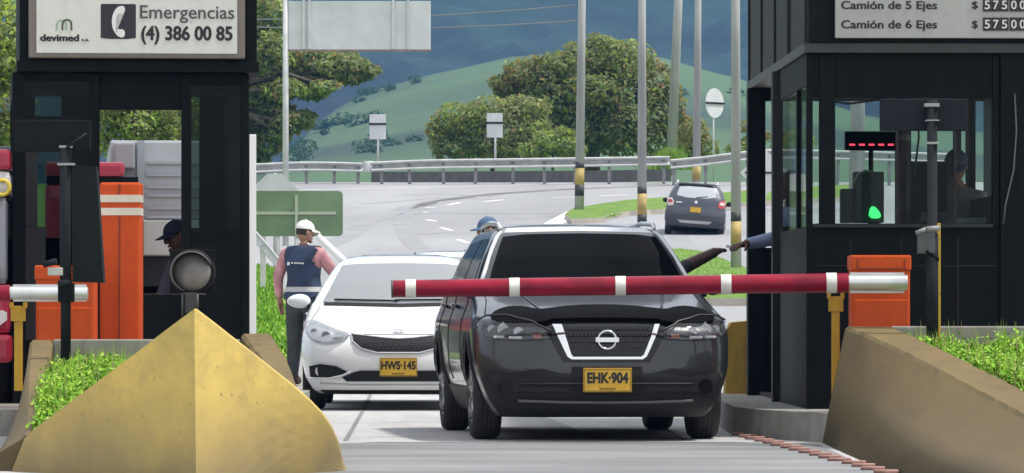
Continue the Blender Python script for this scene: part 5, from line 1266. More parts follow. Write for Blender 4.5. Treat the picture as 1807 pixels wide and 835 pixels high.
def leafmat(name, col):
    m = M(name, col, .55, spec=.3)
    nt = m.node_tree; b = nt.nodes['Principled BSDF']; b.inputs['Subsurface Weight'].default_value = 0
    t = nt.nodes.new('ShaderNodeBsdfTranslucent'); t.inputs[0].default_value = (min(1, col[0] * 1.6), min(1, col[1] * 1.6), col[2], 1)
    mx = nt.nodes.new('ShaderNodeMixShader'); mx.inputs[0].default_value = .42
    nt.links.new(b.outputs[0], mx.inputs[1]); nt.links.new(t.outputs[0], mx.inputs[2]); nt.links.new(mx.outputs[0], nt.nodes['Material Output'].inputs[0])
    return m
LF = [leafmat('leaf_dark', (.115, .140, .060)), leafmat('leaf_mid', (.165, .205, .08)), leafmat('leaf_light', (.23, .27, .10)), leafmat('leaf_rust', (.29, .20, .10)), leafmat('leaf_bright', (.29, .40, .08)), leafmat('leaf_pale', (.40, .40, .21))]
BARK = M('rough_bark', (.11, .09, .07), .95, var=.35, scale=7, bump=.6, stretch=(2, 2, .3))
def tree(name, label, base, trunk_top, tr, clumps, size, group=None, weights=None, limbs=True, cat='tree', seg=8, up=.5):
    t = thing(name, label, cat, base, group=group)
    b = Vector(base)
    bm = bmesh.new(); top = Vector(trunk_top) - b
    tube(bm, [(0, 0, -.15), top * .35 + Vector((.06, 0, 0)), top * .7 - Vector((.05, 0, 0)), top], [tr * 1.25, tr, tr * .8, tr * .55], seg)
    if limbs:
        for cl in clumps:
            c = Vector(cl[0]) - b; f = random.uniform(.45, .95); s = top * f
            mid = s.lerp(c, .5) + Vector((random.uniform(-.1, .1), random.uniform(-.1, .1), random.uniform(.0, .2))) * (c - s).length * .3
            tube(bm, [s, mid, c], [tr * .45, tr * .3, tr * .12], 6)
    bmo('trunk', bm, BARK, t)
    me = leaf_mesh('crown', [(tuple(Vector(c[0]) - b),) + tuple(c[1:]) for c in clumps], size, LF, weights, up)
    link('crown', me, None, t)
    return t
def CL(px, py, Y, rx, rz, n, w=None, ry=None):
    "clump seen at pixel with radii in photo pixels"
    k = Y / FPX
    return (tuple(P(px, py, Y)), (rx * k, (ry or rx) * k, rz * k), n, w)
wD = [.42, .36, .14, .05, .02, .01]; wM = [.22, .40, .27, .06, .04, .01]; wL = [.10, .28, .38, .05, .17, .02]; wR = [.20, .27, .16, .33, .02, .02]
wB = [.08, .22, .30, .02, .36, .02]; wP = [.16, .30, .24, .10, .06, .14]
# the big dome tree beyond the crash rail
Yb = 207
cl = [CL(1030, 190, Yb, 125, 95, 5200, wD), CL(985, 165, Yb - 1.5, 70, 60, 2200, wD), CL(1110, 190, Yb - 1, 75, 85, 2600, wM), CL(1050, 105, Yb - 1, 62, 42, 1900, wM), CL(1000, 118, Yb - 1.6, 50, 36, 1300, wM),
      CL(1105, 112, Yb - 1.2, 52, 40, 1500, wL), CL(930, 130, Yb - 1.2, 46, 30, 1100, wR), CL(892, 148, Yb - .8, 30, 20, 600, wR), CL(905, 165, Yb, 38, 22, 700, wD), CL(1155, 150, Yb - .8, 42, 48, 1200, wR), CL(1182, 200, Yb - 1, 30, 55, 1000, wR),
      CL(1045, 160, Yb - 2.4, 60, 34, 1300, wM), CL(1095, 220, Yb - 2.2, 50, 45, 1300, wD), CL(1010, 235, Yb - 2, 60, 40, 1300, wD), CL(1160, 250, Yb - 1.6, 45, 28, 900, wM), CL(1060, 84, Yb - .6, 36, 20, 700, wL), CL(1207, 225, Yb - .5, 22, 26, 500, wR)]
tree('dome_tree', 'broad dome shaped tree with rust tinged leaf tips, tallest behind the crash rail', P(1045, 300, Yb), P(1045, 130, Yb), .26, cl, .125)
Yb = 201
cl = [CL(870, 232, Yb, 95, 50, 3200, wM), CL(820, 215, Yb - .6, 60, 34, 1500, wL), CL(880, 196, Yb - .6, 62, 26, 1500, wP), CL(925, 190, Yb - .5, 45, 22, 1000, wP), CL(785, 232, Yb - .5, 36, 34, 900, wP), CL(800, 262, Yb - .8, 46, 26, 1000, wD), CL(900, 258, Yb - .9, 65, 28, 1400, wD),
      CL(845, 205, Yb - 1.0, 45, 18, 700, wB), CL(940, 232, Yb - .8, 38, 36, 1100, wL)]
tree('roadside_bush', 'rounded bush with pale yellow flowering tops behind the crash rail and small sign', P(870, 300, Yb), P(870, 215, Yb), .10, cl, .10, cat='bush')
Yb = 198
cl = [CL(975, 252, Yb, 42, 26, 1200, wB), CL(1005, 262, Yb - .3, 30, 20, 800, wB), CL(945, 268, Yb - .2, 30, 18, 700, wL), CL(990, 238, Yb - .1, 24, 14, 450, wB)]
tree('leafy_shrub', 'low bright green shrub tucked in front of the dome tree', P(975, 294, Yb), P(975, 255, Yb), .05, cl, .10, cat='bush')
Yb = 203
cl = [CL(1225, 240, Yb, 30, 34, 700, wR), CL(1245, 262, Yb, 30, 22, 600, wM), CL(1210, 262, Yb, 26, 20, 500, wL)]
tree('straggly_bush', 'straggly reddish bush growing between the leaning pole and the round sign', P(1228, 296, Yb), P(1228, 240, Yb), .05, cl, .10, cat='bush')
cl = [CL(1315, 222, Yb, 22, 10, 200, wR), CL(1330, 250, Yb, 24, 16, 320, wP), CL(1305, 262, Yb, 26, 15, 360, wL), CL(1345, 238, Yb, 18, 10, 150, wR), CL(1400, 250, Yb, 40, 24, 500, wL)]
tree('thin_bush', 'thin sparse bush at the far right end of the crash rail', P(1330, 290, Yb), P(1325, 235, Yb), .05, cl, .10, cat='bush')
Yb = 196
me = None
def tuft(px, py, w, h, n, Y, mats, name, label):
    k = Y / FPX; bm = bmesh.new(); b = P(px, py, Y)
    for _ in range(n):
        x = random.gauss(0, w * .4) * k; y = random.uniform(-1, 1) * w * k * .4; hh = h * k * random.uniform(.5, 1) * max(.3, 1 - (x / (w * k)) ** 2)
        lean = random.uniform(-.35, .35) * hh; ww = random.uniform(.012, .03); a = random.uniform(0, 3.14)
        dx, dy = math.cos(a) * ww, math.sin(a) * ww
        v = [bm.verts.new(q) for q in ((x - dx, y - dy, -.05), (x + dx, y + dy, -.05), (x + dx * .6 + lean * .5, y + dy * .6, hh * .6), (x + lean, y, hh), (x - dx * .6 + lean * .5, y - dy * .6, hh * .6))]
        f = bm.faces.new(v); f.material_index = random.randrange(len(mats))
    return tag(bmo(name, bm, mats, None, loc=b, fix=False), label, 'plant')
tuft(1185, 297, 46, 42, 900, 196, [LF[4], LF[2], LEAFG[0], LEAFG[2]], 'grass_clump', 'bright tall grass clump at the gap between two crash rails, under the leaning pole')
# the near tree on the left, its boughs hang out over the road
Yb = 203
def bough(lst, w): return [CL(x, y, Yb + random.uniform(-1.6, 1.6), rx, rz, n, w) for x, y, rx, rz, n in lst]
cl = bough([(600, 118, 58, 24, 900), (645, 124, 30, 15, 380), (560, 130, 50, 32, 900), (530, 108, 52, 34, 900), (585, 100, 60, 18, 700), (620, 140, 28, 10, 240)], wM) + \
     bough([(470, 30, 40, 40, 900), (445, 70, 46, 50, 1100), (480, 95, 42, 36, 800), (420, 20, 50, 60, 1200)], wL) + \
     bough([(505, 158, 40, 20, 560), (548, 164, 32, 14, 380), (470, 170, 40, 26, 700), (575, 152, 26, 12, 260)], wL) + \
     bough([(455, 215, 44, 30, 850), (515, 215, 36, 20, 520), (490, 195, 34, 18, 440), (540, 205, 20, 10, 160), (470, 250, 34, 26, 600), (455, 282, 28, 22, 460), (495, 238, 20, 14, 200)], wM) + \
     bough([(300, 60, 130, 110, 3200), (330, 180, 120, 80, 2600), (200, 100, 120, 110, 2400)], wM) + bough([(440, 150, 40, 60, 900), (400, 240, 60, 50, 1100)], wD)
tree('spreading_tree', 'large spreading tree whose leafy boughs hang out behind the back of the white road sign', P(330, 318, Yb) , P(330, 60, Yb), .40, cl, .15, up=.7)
Yb = 88
cl = [CL(-40, 60, Yb, 110, 130, 3000, wB), CL(-60, 200, Yb, 120, 90, 2600, wL), CL(20, 110, Yb, 60, 60, 900, wB), CL(-10, 230, Yb, 50, 40, 800, wB)]
tree('sunlit_tree', 'bright green tree at the far left edge behind the red lorry', P(-95, 538, Yb), P(-70, 100, Yb), .16, cl, .085, up=.7)
Yb = 112
cl = [CL(170, 215, Yb, 60, 60, 1500, wL), CL(250, 215, Yb, 60, 50, 1500, wB), CL(320, 215, Yb, 50, 50, 1300, wL), CL(210, 170, Yb, 60, 50, 1200, wM), CL(290, 280, Yb, 70, 60, 1300, wM)]
tree('hedge_tree', 'light green tree seen through the middle opening of the booth with the phone sign', P(215, 487, Yb), P(240, 200, Yb), .12, cl, .075, up=.7)

# far woods scattered over the meadow slope
def hill_pt(px, py):
    y = 430
    while y < 1000:
        x = W(px, y)
        if mz(x, y) >= Z(py, y): return Vector((x, y, mz(x, y)))
        y += 3
    return None
cl = []; rw = random.Random(4)
spots = [(520 + rw.gauss(0, 14), 285 - i * 4 + rw.gauss(0, 5)) for i in range(10)] + [(540 + i * 7 + rw.gauss(0, 6), 232 - i * 1.1 + rw.gauss(0, 5)) for i in range(18)] + [(rw.uniform(560, 870), rw.uniform(130, 285)) for _ in range(12)] + [(600 + i * 11 + rw.gauss(0, 4), 176 - i * 2.4 + rw.gauss(0, 3)) for i in range(14)] + [(rw.uniform(1150, 1345), rw.uniform(120, 240)) for _ in range(8)] + [(640 + rw.gauss(0, 50), 258 + rw.gauss(0, 6)) for _ in range(14)]
for px, py in spots:
    p = hill_pt(px, py)
    if p is None or rw.random() < .6: continue
    r = rw.uniform(.6, 1.7); cl.append(((p.x, p.y, p.z + r * .5), (r * rw.uniform(1, 2.2), r * 1.3, r * .8), int(110 * r)))
tag(link('far_woods', leaf_mesh('far_woods', cl, .36, [leafmat('far_leaf_dark', (.040, .080, .032)), leafmat('far_leaf_mid', (.056, .105, .04))], [.6, .4])), 'dark trees and hedges scattered over the far green hillside', kind='stuff')

# blades on the verge and the lawns
def blades(polys, n, label, hmin, hmax):
    r = random.Random(9); bm = bmesh.new()
    for poly, cnt in polys:
        xs_ = [p.x for p in poly]; ys_ = [p.y for p in poly]; done = 0
        while done < cnt:
            x, y = r.uniform(min(xs_), max(xs_)), r.uniform(min(ys_), max(ys_)); ins = False
            for p, q in zip(poly, poly[1:] + poly[:1]):
                if (p.y > y) != (q.y > y) and x < (q.x - p.x) * (y - p.y) / (q.y - p.y) + p.x: ins = not ins
            if not ins: continue
            done += 1; z = gz(y) + .08; h = r.uniform(hmin, hmax); w = r.uniform(.015, .04); l = r.gauss(0, .4) * h; a = r.uniform(0, 3.14)
            dx, dy = math.cos(a) * w, math.sin(a) * w
            f = bm.faces.new([bm.verts.new(v) for v in ((x - dx, y - dy, z), (x + dx, y + dy, z), (x + l, y + r.gauss(0, .3) * h, z + h))]); f.material_index = r.choices((0, 1, 2, 3), (.4, .36, .2, .04))[0]
    tag(bmo('grass', bm, LEAFG, fix=False), label, kind='stuff')
V1 = [Vector((x, y, 0)) for x, y in [(-3.05, 54), (-2.72, 60), (-2.95, 70), (-3.55, 82), (-4.3, 95), (-5.1, 110), (-5.6, 116), (-6.9, 116), (-6.2, 100), (-5.0, 80), (-4.3, 68), (-3.9, 54)]]
V2 = [G(*p) for p in [(1150, 450), (1200, 448), (1235, 452), (1262, 462), (1300, 476), (1335, 492), (1400, 540), (1150, 540)]]
V3 = [G(*p) for p in [(1002, 388), (1050, 370), (1105, 362), (1170, 357), (1250, 351), (1350, 342), (1350, 362), (1290, 366), (1172, 376), (1110, 380), (1062, 392)]]
blades([(V1, 16000), (V2, 9000), (V3, 16000)], 0, 'mown grass blades on the verge, the lawn and the median', .04, .10)
# ------------------------------------------------------------------ people
def skin_mesh(verts, edges, radii, root=0, sub=2):
    me = bpy.data.meshes.new('sk'); me.from_pydata([tuple(v) for v in verts], edges, [])
    o = bpy.data.objects.new('sk', me); COL.objects.link(o)
    md = o.modifiers.new('s', 'SKIN'); md.use_smooth_shade = True
    for i, r in enumerate(radii):
        sv = me.skin_vertices[0].data[i]; sv.radius = r if isinstance(r, tuple) else (r, r); sv.use_root = (i == root)
    s2 = o.modifiers.new('d', 'SUBSURF'); s2.levels = sub; s2.render_levels = sub
    bpy.context.view_layer.update()
    out = bpy.data.meshes.new_from_object(o.evaluated_get(bpy.context.evaluated_depsgraph_get()))
    bpy.data.objects.remove(o); bpy.data.meshes.remove(me)
    return out
def seg_dist(p, a, b):
    ab = b - a; t = max(0, min(1, (p - a).dot(ab) / max(1e-9, ab.length_squared))); return (p - (a + ab * t)).length, t
def hand_chains(wr, el, curl, thumb_side, palm_n, scale=1.0):
    "palm and five fingers as vertex chains; directions from the forearm"
    d = (wr - el).normalized(); n = (palm_n - d * palm_n.dot(d)).normalized(); s = d.cross(n).normalized() * thumb_side
    out = []
    for i, (off, ln) in enumerate(((.028, .072), (.010, .080), (-.009, .074), (-.026, .058))):
        k0 = wr + d * .02 * scale + s * off * .5 * scale; k1 = wr + d * .085 * scale + s * off * scale
        ds = d; pts = [k0, k1]; p = k1
        for j, f in enumerate((.45, .32, .23)):
            a = curl * (j + 1) / 2.2; ds = (d * math.cos(a) + n * math.sin(a)); p = p + ds * ln * f * scale; pts.append(p)
        out.append((pts, [.012 * scale, .0115 * scale, .0095 * scale, .0085 * scale, .0065 * scale]))
    t0 = wr + d * .018 * scale + s * .018 * scale; t1 = t0 + (d * .6 + s * .75 + n * .2).normalized() * .038 * scale; t2 = t1 + (d * .85 + s * .3 + n * .45).normalized() * .030 * scale; t3 = t2 + (d * .85 + n * .6).normalized() * .024 * scale
    out.append(([t0, t1, t2, t3], [.014 * scale, .012 * scale, .010 * scale, .008 * scale]))
    return out, [wr - d * .03 * scale, wr + d * .03 * scale, wr + d * .082 * scale], s
def person(name_label, cat, loc, rz, J, mats, cap=None, brim=None, head_yaw=0.0, head_pitch=0.0, hgt=1.70, vest=None, hands=True, legs=True, group=None, curl=.5, short=.52, hair=(.02, .015, .012), face_dir=None, fat=1.0, hs=1.0, build=1.0):
    """J: joint overrides in the body frame (forward -Y, the body's left +X). mats: skin, shirt, trousers, shoes"""
    t = thing('person', name_label, cat, loc, rz, group); s = hgt / 1.70
    D = dict(pelvis=(0, 0, .93), waist=(0, -.005, 1.07), chest=(0, .0, 1.25), upper=(0, .01, 1.38), neck=(0, .0, 1.47), nape=(0, -.015, 1.54),
             shL=(.175, .01, 1.39), elL=(.235, .03, 1.12), wrL=(.245, -.03, .87), shR=(-.175, .01, 1.39), elR=(-.235, .03, 1.12), wrR=(-.245, -.03, .87),
             hipL=(.09, 0, .88), knL=(.10, -.02, .48), anL=(.105, .02, .085), toL=(.12, -.16, .035), hipR=(-.09, 0, .88), knR=(-.10, -.02, .48), anR=(-.105, .02, .085), toR=(-.12, -.16, .035))
    D.update(J); D = {k: (v[0] * (build if k[:2] in ('sh', 'hi', 'el', 'wr', 'kn', 'an') else 1), v[1], v[2]) for k, v in D.items()}; D = {k: Vector(v) * s for k, v in D.items()}
    names = ['pelvis', 'waist', 'chest', 'upper', 'neck', 'nape', 'shL', 'elL', 'wrL', 'shR', 'elR', 'wrR'] + (['hipL', 'knL', 'anL', 'toL', 'hipR', 'knR', 'anR', 'toR'] if legs else [])
    Rr = dict(pelvis=(.150, .115), waist=(.140, .108), chest=(.155, .115), upper=(.125, .092), neck=(.058, .058), nape=(.054, .056), shL=.074 * fat, elL=.054 * fat, wrL=.036 * fat, shR=.074 * fat, elR=.054 * fat, wrR=.036 * fat, hipL=.112, knL=.080, anL=.058, toL=.040, hipR=.112, knR=.080, anR=.058, toR=.040)
    E = [('pelvis', 'waist'), ('waist', 'chest'), ('chest', 'upper'), ('upper', 'neck'), ('neck', 'nape'), ('upper', 'shL'), ('shL', 'elL'), ('elL', 'wrL'), ('upper', 'shR'), ('shR', 'elR'), ('elR', 'wrR')]
    if legs: E += [('pelvis', 'hipL'), ('hipL', 'knL'), ('knL', 'anL'), ('anL', 'toL'), ('pelvis', 'hipR'), ('hipR', 'knR'), ('knR', 'anR'), ('anR', 'toR')]
    ix = {n: i for i, n in enumerate(names)}
    me = skin_mesh([D[n] for n in names], [(ix[a], ix[b]) for a, b in E], [tuple(q * s * build for q in Rr[n]) if isinstance(Rr[n], tuple) and n not in ('neck', 'nape') else (tuple(q * s for q in Rr[n]) if isinstance(Rr[n], tuple) else Rr[n] * s * (build * .5 + .5)) for n in names], 0, 2)
    bm = bmesh.new(); bm.from_mesh(me); bpy.data.meshes.remove(me)
    segs = [(a, b) for a, b in E]; torso = []; bm.normal_update()
    for f in bm.faces:
        c = f.calc_center_median(); best = min(segs, key=lambda q: seg_dist(c, D[q[0]], D[q[1]])[0] / (1.6 if q[0] in ('pelvis', 'waist', 'chest') else 1))
        tt = seg_dist(c, D[best[0]], D[best[1]])[1]; m = 1
        if best[0] in ('hipL', 'knL', 'hipR', 'knR') or best == ('pelvis', 'hipL') or best == ('pelvis', 'hipR'): m = 2
        elif best[0] in ('anL', 'anR'): m = 3
        elif best == ('neck', 'nape') or best == ('upper', 'neck') and tt > .75: m = 0
        elif best[0] in ('elL', 'elR'): m = 0 if tt > short else 1
        elif best[0] in ('shL', 'shR') and short < 0 and tt > 1 + short: m = 0
        elif best == ('pelvis', 'waist') and c.z < D['pelvis'].z + .02: m = 2
        f.material_index = m; f.smooth = True
        if vest and m in (1, 2) and D['pelvis'].z - .01 < c.z and (best[0] in ('pelvis', 'waist', 'chest') or best[0] == 'upper' and (best[1] == 'neck' or tt < .80)): torso.append(((c.copy(), [(v.co.copy(), v.normal.copy()) for v in f.verts]), best, tt))
    def add(me2, m):
        n0 = len(bm.faces); bm.from_mesh(me2); bpy.data.meshes.remove(me2); bm.faces.ensure_lookup_table()
        for f in bm.faces[n0:]: f.material_index = m; f.smooth = True
    if hands:
        for L, ts in (('L', 1), ('R', -1)):
            fw, el = D['wr' + L], D['el' + L]
            ch, palm, sd = hand_chains(fw, el, curl, 1, Vector((-1 if L == 'L' else 1, .1, 0)) if abs((fw - el).normalized().z) > .6 else Vector((0, 0, -1)), s * hs)
            add(skin_mesh(palm, [(0, 1), (1, 2)], [(.030 * s * hs, .026 * s * hs), (.040 * s * hs, .022 * s * hs), (.037 * s * hs, .016 * s * hs)], 0, 2), 0)
            for pts, rr in ch: add(skin_mesh(pts, [(i, i + 1) for i in range(len(pts) - 1)], rr, 0, 1), 0)
    # head with face
    hc = D['nape'] + Vector((0, -.012, .092)) * s
    RM = Matrix.Rotation(head_yaw, 4, 'Z') @ Matrix.Rotation(head_pitch, 4, 'X')
    hb = bmesh.new(); bmesh.ops.create_uvsphere(hb, u_segments=28, v_segments=20, radius=1)
    for v in hb.verts:
        x, y, z = v.co; w = .076 * (1 - .20 * max(0, -z) ** 1.5); yy = y * .096 * (1 - .10 * max(0, -z)); zz = z * .120
        if y < -.2 and z < .05: yy -= .010 * max(0, -z)
        if y < -.8: yy *= .96
        v.co = Vector((x * w, yy, zz))
    def blob(c, r, m):
        q = bmesh.new(); bmesh.ops.create_icosphere(q, subdivisions=2, radius=1)
        for v in q.verts: v.co = Vector((v.co.x * r[0], v.co.y * r[1], v.co.z * r[2])) + Vector(c)
        for f in q.faces: f.material_index = m
        mm = bpy.data.meshes.new('b'); q.to_mesh(mm); q.free(); n0 = len(hb.faces); hb.from_mesh(mm); bpy.data.meshes.remove(mm); hb.faces.ensure_lookup_table()
        for f in hb.faces[n0:]: f.material_index = m
    for f in hb.faces: f.material_index = 0
    blob((0, -.100, -.022), (.015, .020, .026), 0); blob((0, -.096, .008), (.010, .012, .026), 0)
    for sg in (-1, 1):
        blob((sg * .030, -.084, .006), (.013, .010, .008), 5); blob((sg * .030, -.0935, .006), (.006, .003, .006), 4); blob((sg * .031, -.087, .026), (.018, .008, .005), 4)
        blob((sg * .076, .008, -.008), (.010, .020, .032), 0)
    blob((0, -.088, -.062), (.024, .010, .005), 6); blob((0, -.086, -.070), (.022, .011, .006), 6); blob((0, -.078, -.098), (.026, .022, .018), 0)
    # hair: a close cropped shell over the back of the head
    hs = bmesh.new(); bmesh.ops.create_uvsphere(hs, u_segments=24, v_segments=16, radius=1)
    for v in hs.verts: v.co = Vector((v.co.x * .080, v.co.y * .098 + .006, v.co.z * .118 + .006))
    bmesh.ops.delete(hs, geom=[v for v in hs.verts if v.co.z < -.052 or (v.co.y < -.045 and v.co.z < .055) or (v.co.y < .0 and v.co.z < -.01)], context='VERTS')
    mm = bpy.data.meshes.new('hd'); hb.transform(Matrix.Translation(hc) @ RM @ Matrix.Scale(s, 4)); hb.to_mesh(mm); hb.free()
    n0 = len(bm.faces); bm.from_mesh(mm); bm.faces.ensure_lookup_table()
    for f in bm.faces[n0:]: f.smooth = True
    bpy.data.meshes.remove(mm)
    eye = bpy.data.materials.get('eye_white') or M('eye_white', (.65, .63, .60), .3); drk = bpy.data.materials.get('dark_hair') or M('dark_hair', hair, .7); lip = bpy.data.materials.get('lip_tone') or M('lip_tone', (.22, .085, .07), .5)
    bmo('body', bm, list(mats) + [drk, eye, lip], t, fix=False)
    hs.transform(Matrix.Translation(hc) @ RM @ Matrix.Scale(s, 4)); bmo('hair', hs, drk, t, smooth=True)
    if cap:
        cb = bmesh.new(); bmesh.ops.create_uvsphere(cb, u_segments=28, v_segments=18, radius=1)
        for v in cb.verts: v.co = Vector((v.co.x * .089, v.co.y * .108 + .002, v.co.z * .100 + .026))
        bmesh.ops.delete(cb, geom=[v for v in cb.verts if v.co.z < .014], context='VERTS')
        cb.transform(Matrix.Translation(hc) @ RM @ Matrix.Scale(s, 4)); co = bmo('cap', cb, cap, t, smooth=True)
        bb = bmesh.new(); n = 14; A = []
        for i in range(n + 1):
            a = math.pi * (.08 + .84 * i / n); xi, yi = math.cos(a) * .086, -math.sin(a) * .100; xo, yo = math.cos(a) * .088, -math.sin(a) * .098 - .085 * math.sin(a) ** .8
            A.append([bb.verts.new(q) for q in ((xi, yi, .034), (xo, yo, .016 - .012 * abs(math.cos(a))), (xo, yo, .010 - .012 * abs(math.cos(a))), (xi, yi, .024))])
        for a, b in zip(A, A[1:]):
            for i in range(4): bb.faces.new((a[i], b[i], b[(i + 1) % 4], a[(i + 1) % 4])).smooth = True
        bb.transform(Matrix.Translation(hc) @ RM @ Matrix.Scale(s, 4)); bmo('brim', bb, brim or cap, co)
        bb = bmesh.new(); tube(bb, [(0, 0, .128), (0, 0, .136)], [.010, .004], 8); bb.transform(Matrix.Translation(hc) @ RM @ Matrix.Scale(s, 4)); bmo('cap_button', bb, cap, co)
    if vest:
        vm, band = vest
        vb = bmesh.new(); vmap = {}
        z0 = D['waist'].z - .05
        for f, bst, tt in torso:
            c = f[0]; 
            vs = []
            for co, no in f[1]:
                kx = co.to_tuple(5)
                if kx not in vmap: vmap[kx] = vb.verts.new(co + no * (.012 + .010 * max(0, min(1, (D['chest'].z - co.z) / .2))) * s)
                vs.append(vmap[kx])
            try: g = vb.faces.new(vs)
            except ValueError: continue
            g.smooth = True; z = c.z; g.material_index = 1 if z0 - .024 * s < z < z0 + .024 * s else 0
        for zc in (z0 - .026 * s, z0 + .026 * s): bmesh.ops.bisect_plane(vb, geom=vb.verts[:] + vb.edges[:] + vb.faces[:], plane_co=(0, 0, zc), plane_no=(0, 0, 1))
        for g in vb.faces:
            z = g.calc_center_median().z; g.material_index = 1 if z0 - .026 * s < z < z0 + .026 * s else 0; g.smooth = True
        bmo('vest', vb, [vm, band], t, fix=False)
    return t
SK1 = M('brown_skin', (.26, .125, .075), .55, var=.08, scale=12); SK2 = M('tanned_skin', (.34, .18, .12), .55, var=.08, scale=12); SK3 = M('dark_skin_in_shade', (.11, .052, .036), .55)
PINK = M('pink_shirt', (.48, .23, .25), .85, var=.18, scale=9, bump=.6, bscale=14); NAVY = M('navy_vest_cloth', (.024, .040, .085), .85, var=.3, scale=6, bump=.7, bscale=12)
BAND = M('grey_reflective_tape', (.42, .42, .41), .5); JEANS = M('black_jeans', (.034, .039, .044), .85, var=.25, scale=10, bump=.2); SHOE = M('brown_shoes', (.07, .035, .03), .6)
CAPW = M('white_cap_cloth', (.72, .70, .66), .8, bump=.1); CAPB = M('blue_cap_cloth', (.06, .105, .19), .8, bump=.1); CAPN = M('dark_blue_cap_cloth', (.030, .036, .075), .8, bump=.1)
BLUES = M('blue_shirt', (.34, .40, .62), .8, var=.1, scale=8, bump=.15); GREYS = M('grey_shirt', (.25, .25, .26), .8, var=.1); DARKS = M('dark_sleeve', (.035, .03, .032), .8)
Ym = 52.5
man = person('man in a white cap and navy vest standing by the first white sedan', 'person', (W(536, Ym), Ym, .0), R(180 - 38) * -1 if False else R(152), dict(elL=(.235, .06, 1.14), wrL=(.245, -.01, .90), elR=(-.19, -.22, 1.20), wrR=(-.12, -.44, 1.17), toL=(.14, -.15, .035)), [SK2, PINK, JEANS, SHOE], CAPW, None, head_yaw=R(-28) if False else R(-30), head_pitch=R(-8) if False else R(6), hgt=1.66, vest=(NAVY, BAND), short=.80, build=1.22)
man.location.z = .12
boxes_kerb = boxes('kerb_strip', [(W(440, Ym), W(528, Ym) + .1, 50.5, 60, -.02, .118)], CONC, None, bev=.02); tag(boxes_kerb, kind='structure')
# the printed mark on the back of the vest
mk = [(0, 0, .028, .034), (.034, .006, .022, .014), (.060, .004, .016, .016), (.080, .004, .016, .014), (.100, .003, .014, .016), (.118, .003, .014, .014), (.136, .0, .014, .016)]
bm = bmesh.new()
for x, z, w, h in mk: box(bm, -x * 1.3 + .10 - w / 2, -x * 1.3 + .10 + w / 2, .140, .150, z + 1.262 - h / 2, z + 1.262 + h / 2, bev=.003)
bmo('back_print', bm, M('white_print', (.62, .63, .62), .6), man)
person('man in a blue cap behind the dark crossover, only his head showing, facing left', 'person', (W(866, 52.0), 52.0, gz(52.0) + .0), R(-78), {}, [SK2, GREYS, JEANS, SHOE], CAPB, None, head_pitch=R(8), hgt=1.77)
# attendant in the left booth, sitting, face to the left
person('attendant in a dark blue cap sitting inside the left booth', 'person', (W(318, 40.0), 40.0, Z(455, 40.0) - 1.455), R(-70), dict(hipL=(.09, -.05, .88), knL=(.11, -.45, .86), anL=(.11, -.46, .45), toL=(.12, -.6, .40), hipR=(-.09, -.05, .88), knR=(-.11, -.45, .86), anR=(-.11, -.46, .45), toR=(-.12, -.6, .40), elL=(.22, -.10, 1.12), wrL=(.16, -.34, 1.14), elR=(-.22, -.10, 1.12), wrR=(-.16, -.34, 1.14)), [SK1, M('lilac_shirt', (.30, .25, .33), .8), JEANS, SHOE], CAPN, None, head_pitch=R(16))
tag(boxes('booth_stool', [(-.2, .2, -.2, .2, .0, .06), (-.03, .03, -.03, .03, -.5, .0)], BLACKI, None, loc=(W(318, 40.0), 40.0, Z(455, 40.0) - 1.455 + .77), bev=.02), 'black stool under the attendant in the left booth', 'stool')
# operator in the right booth
person('booth operator in a blue cap with a pale collar, looking down behind the grey tray', 'person', (W(1689, 37.6), 37.6, Z(330, 37.6) - 1.475), R(-20), dict(elL=(.24, -.08, 1.12), wrL=(.14, -.30, 1.10), elR=(-.24, -.08, 1.12), wrR=(-.14, -.30, 1.10)), [SK1, M('pale_shirt', (.16, .15, .15), .8), JEANS, SHOE], CAPN, None, head_pitch=R(22), head_yaw=R(10), legs=True)
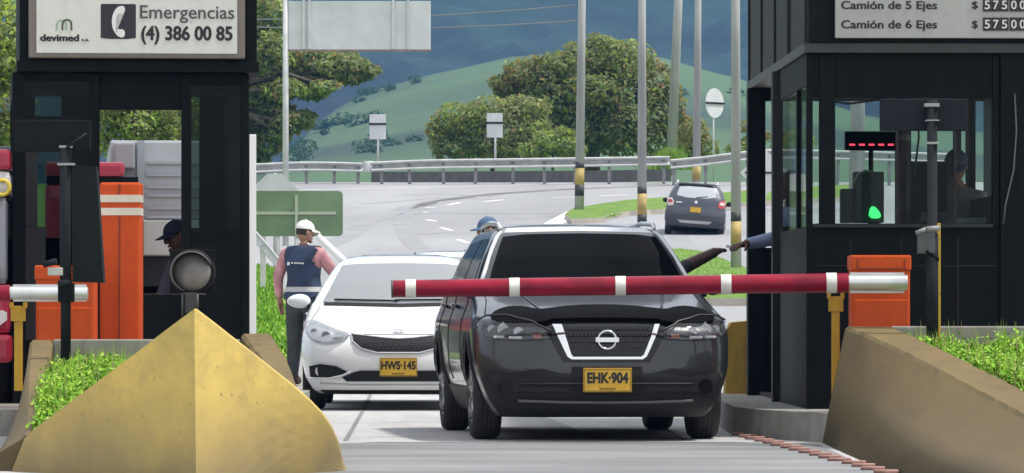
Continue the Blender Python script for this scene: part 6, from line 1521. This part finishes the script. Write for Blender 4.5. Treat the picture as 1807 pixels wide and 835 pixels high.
# collector leaning out of the side window, and the driver: their hands meet over a ticket
Hx, Yh = 1283, 38.9
zf = Z(432, Yh)
col = person('toll collector in a blue sleeve reaching a ticket out of the side of the right booth', 'person', (W(1398, 39.6), 39.75, .22), R(-75), {}, [SK3, BLUES, JEANS, SHOE], None, hgt=1.72, hands=False, legs=True) if False else None
def world_to_body(pt, loc, rz, s): return tuple((Matrix.Rotation(-rz, 3, 'Z') @ (Vector(pt) - Vector(loc))) / s)
loc = Vector((W(1402, 39.6), 39.6, .225)); rz = R(-80); s = 1.72 / 1.70
wr = P(1314, 431, Yh); el = P(1372, 420, 39.25)
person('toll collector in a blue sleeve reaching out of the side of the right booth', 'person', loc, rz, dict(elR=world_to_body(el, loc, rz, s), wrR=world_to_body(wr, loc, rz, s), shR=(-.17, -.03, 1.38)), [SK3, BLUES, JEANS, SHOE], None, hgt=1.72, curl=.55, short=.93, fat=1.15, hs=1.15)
cl = CROSS.location; loc = Vector((0, 0, 0)); rzc = CROSS.rotation_euler.z
seat = CROSS.matrix_basis @ Vector((.36, 2.05, 0)); loc = Vector((seat.x, seat.y, -.40)); s = 1.0
wr = P(1264, 444, 38.75); el = P(1203, 474, 37.9); sh = CROSS.matrix_basis @ Vector((.56, 1.95, 1.02))
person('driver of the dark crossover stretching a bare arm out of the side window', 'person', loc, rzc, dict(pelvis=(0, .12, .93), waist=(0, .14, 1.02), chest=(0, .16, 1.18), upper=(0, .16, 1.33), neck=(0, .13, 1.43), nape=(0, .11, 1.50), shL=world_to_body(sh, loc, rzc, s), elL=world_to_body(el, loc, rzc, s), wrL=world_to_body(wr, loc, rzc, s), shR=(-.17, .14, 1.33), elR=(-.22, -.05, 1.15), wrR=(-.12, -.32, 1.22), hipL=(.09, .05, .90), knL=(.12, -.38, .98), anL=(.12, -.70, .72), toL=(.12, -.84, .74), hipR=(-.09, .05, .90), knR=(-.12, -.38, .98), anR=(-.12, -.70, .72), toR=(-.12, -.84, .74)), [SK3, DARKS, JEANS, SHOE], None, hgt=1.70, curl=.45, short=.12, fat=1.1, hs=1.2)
bm = bmesh.new(); box(bm, -.03, .03, -.004, .004, -.012, .012, bev=.002)
tag(bmo('paper_ticket', bm, M('white_paper', (.75, .74, .70), .7), None, loc=P(1288, 436, 38.82), rot=(0, R(18), 0)), 'tiny white ticket held between the driver and the toll collector', 'ticket')
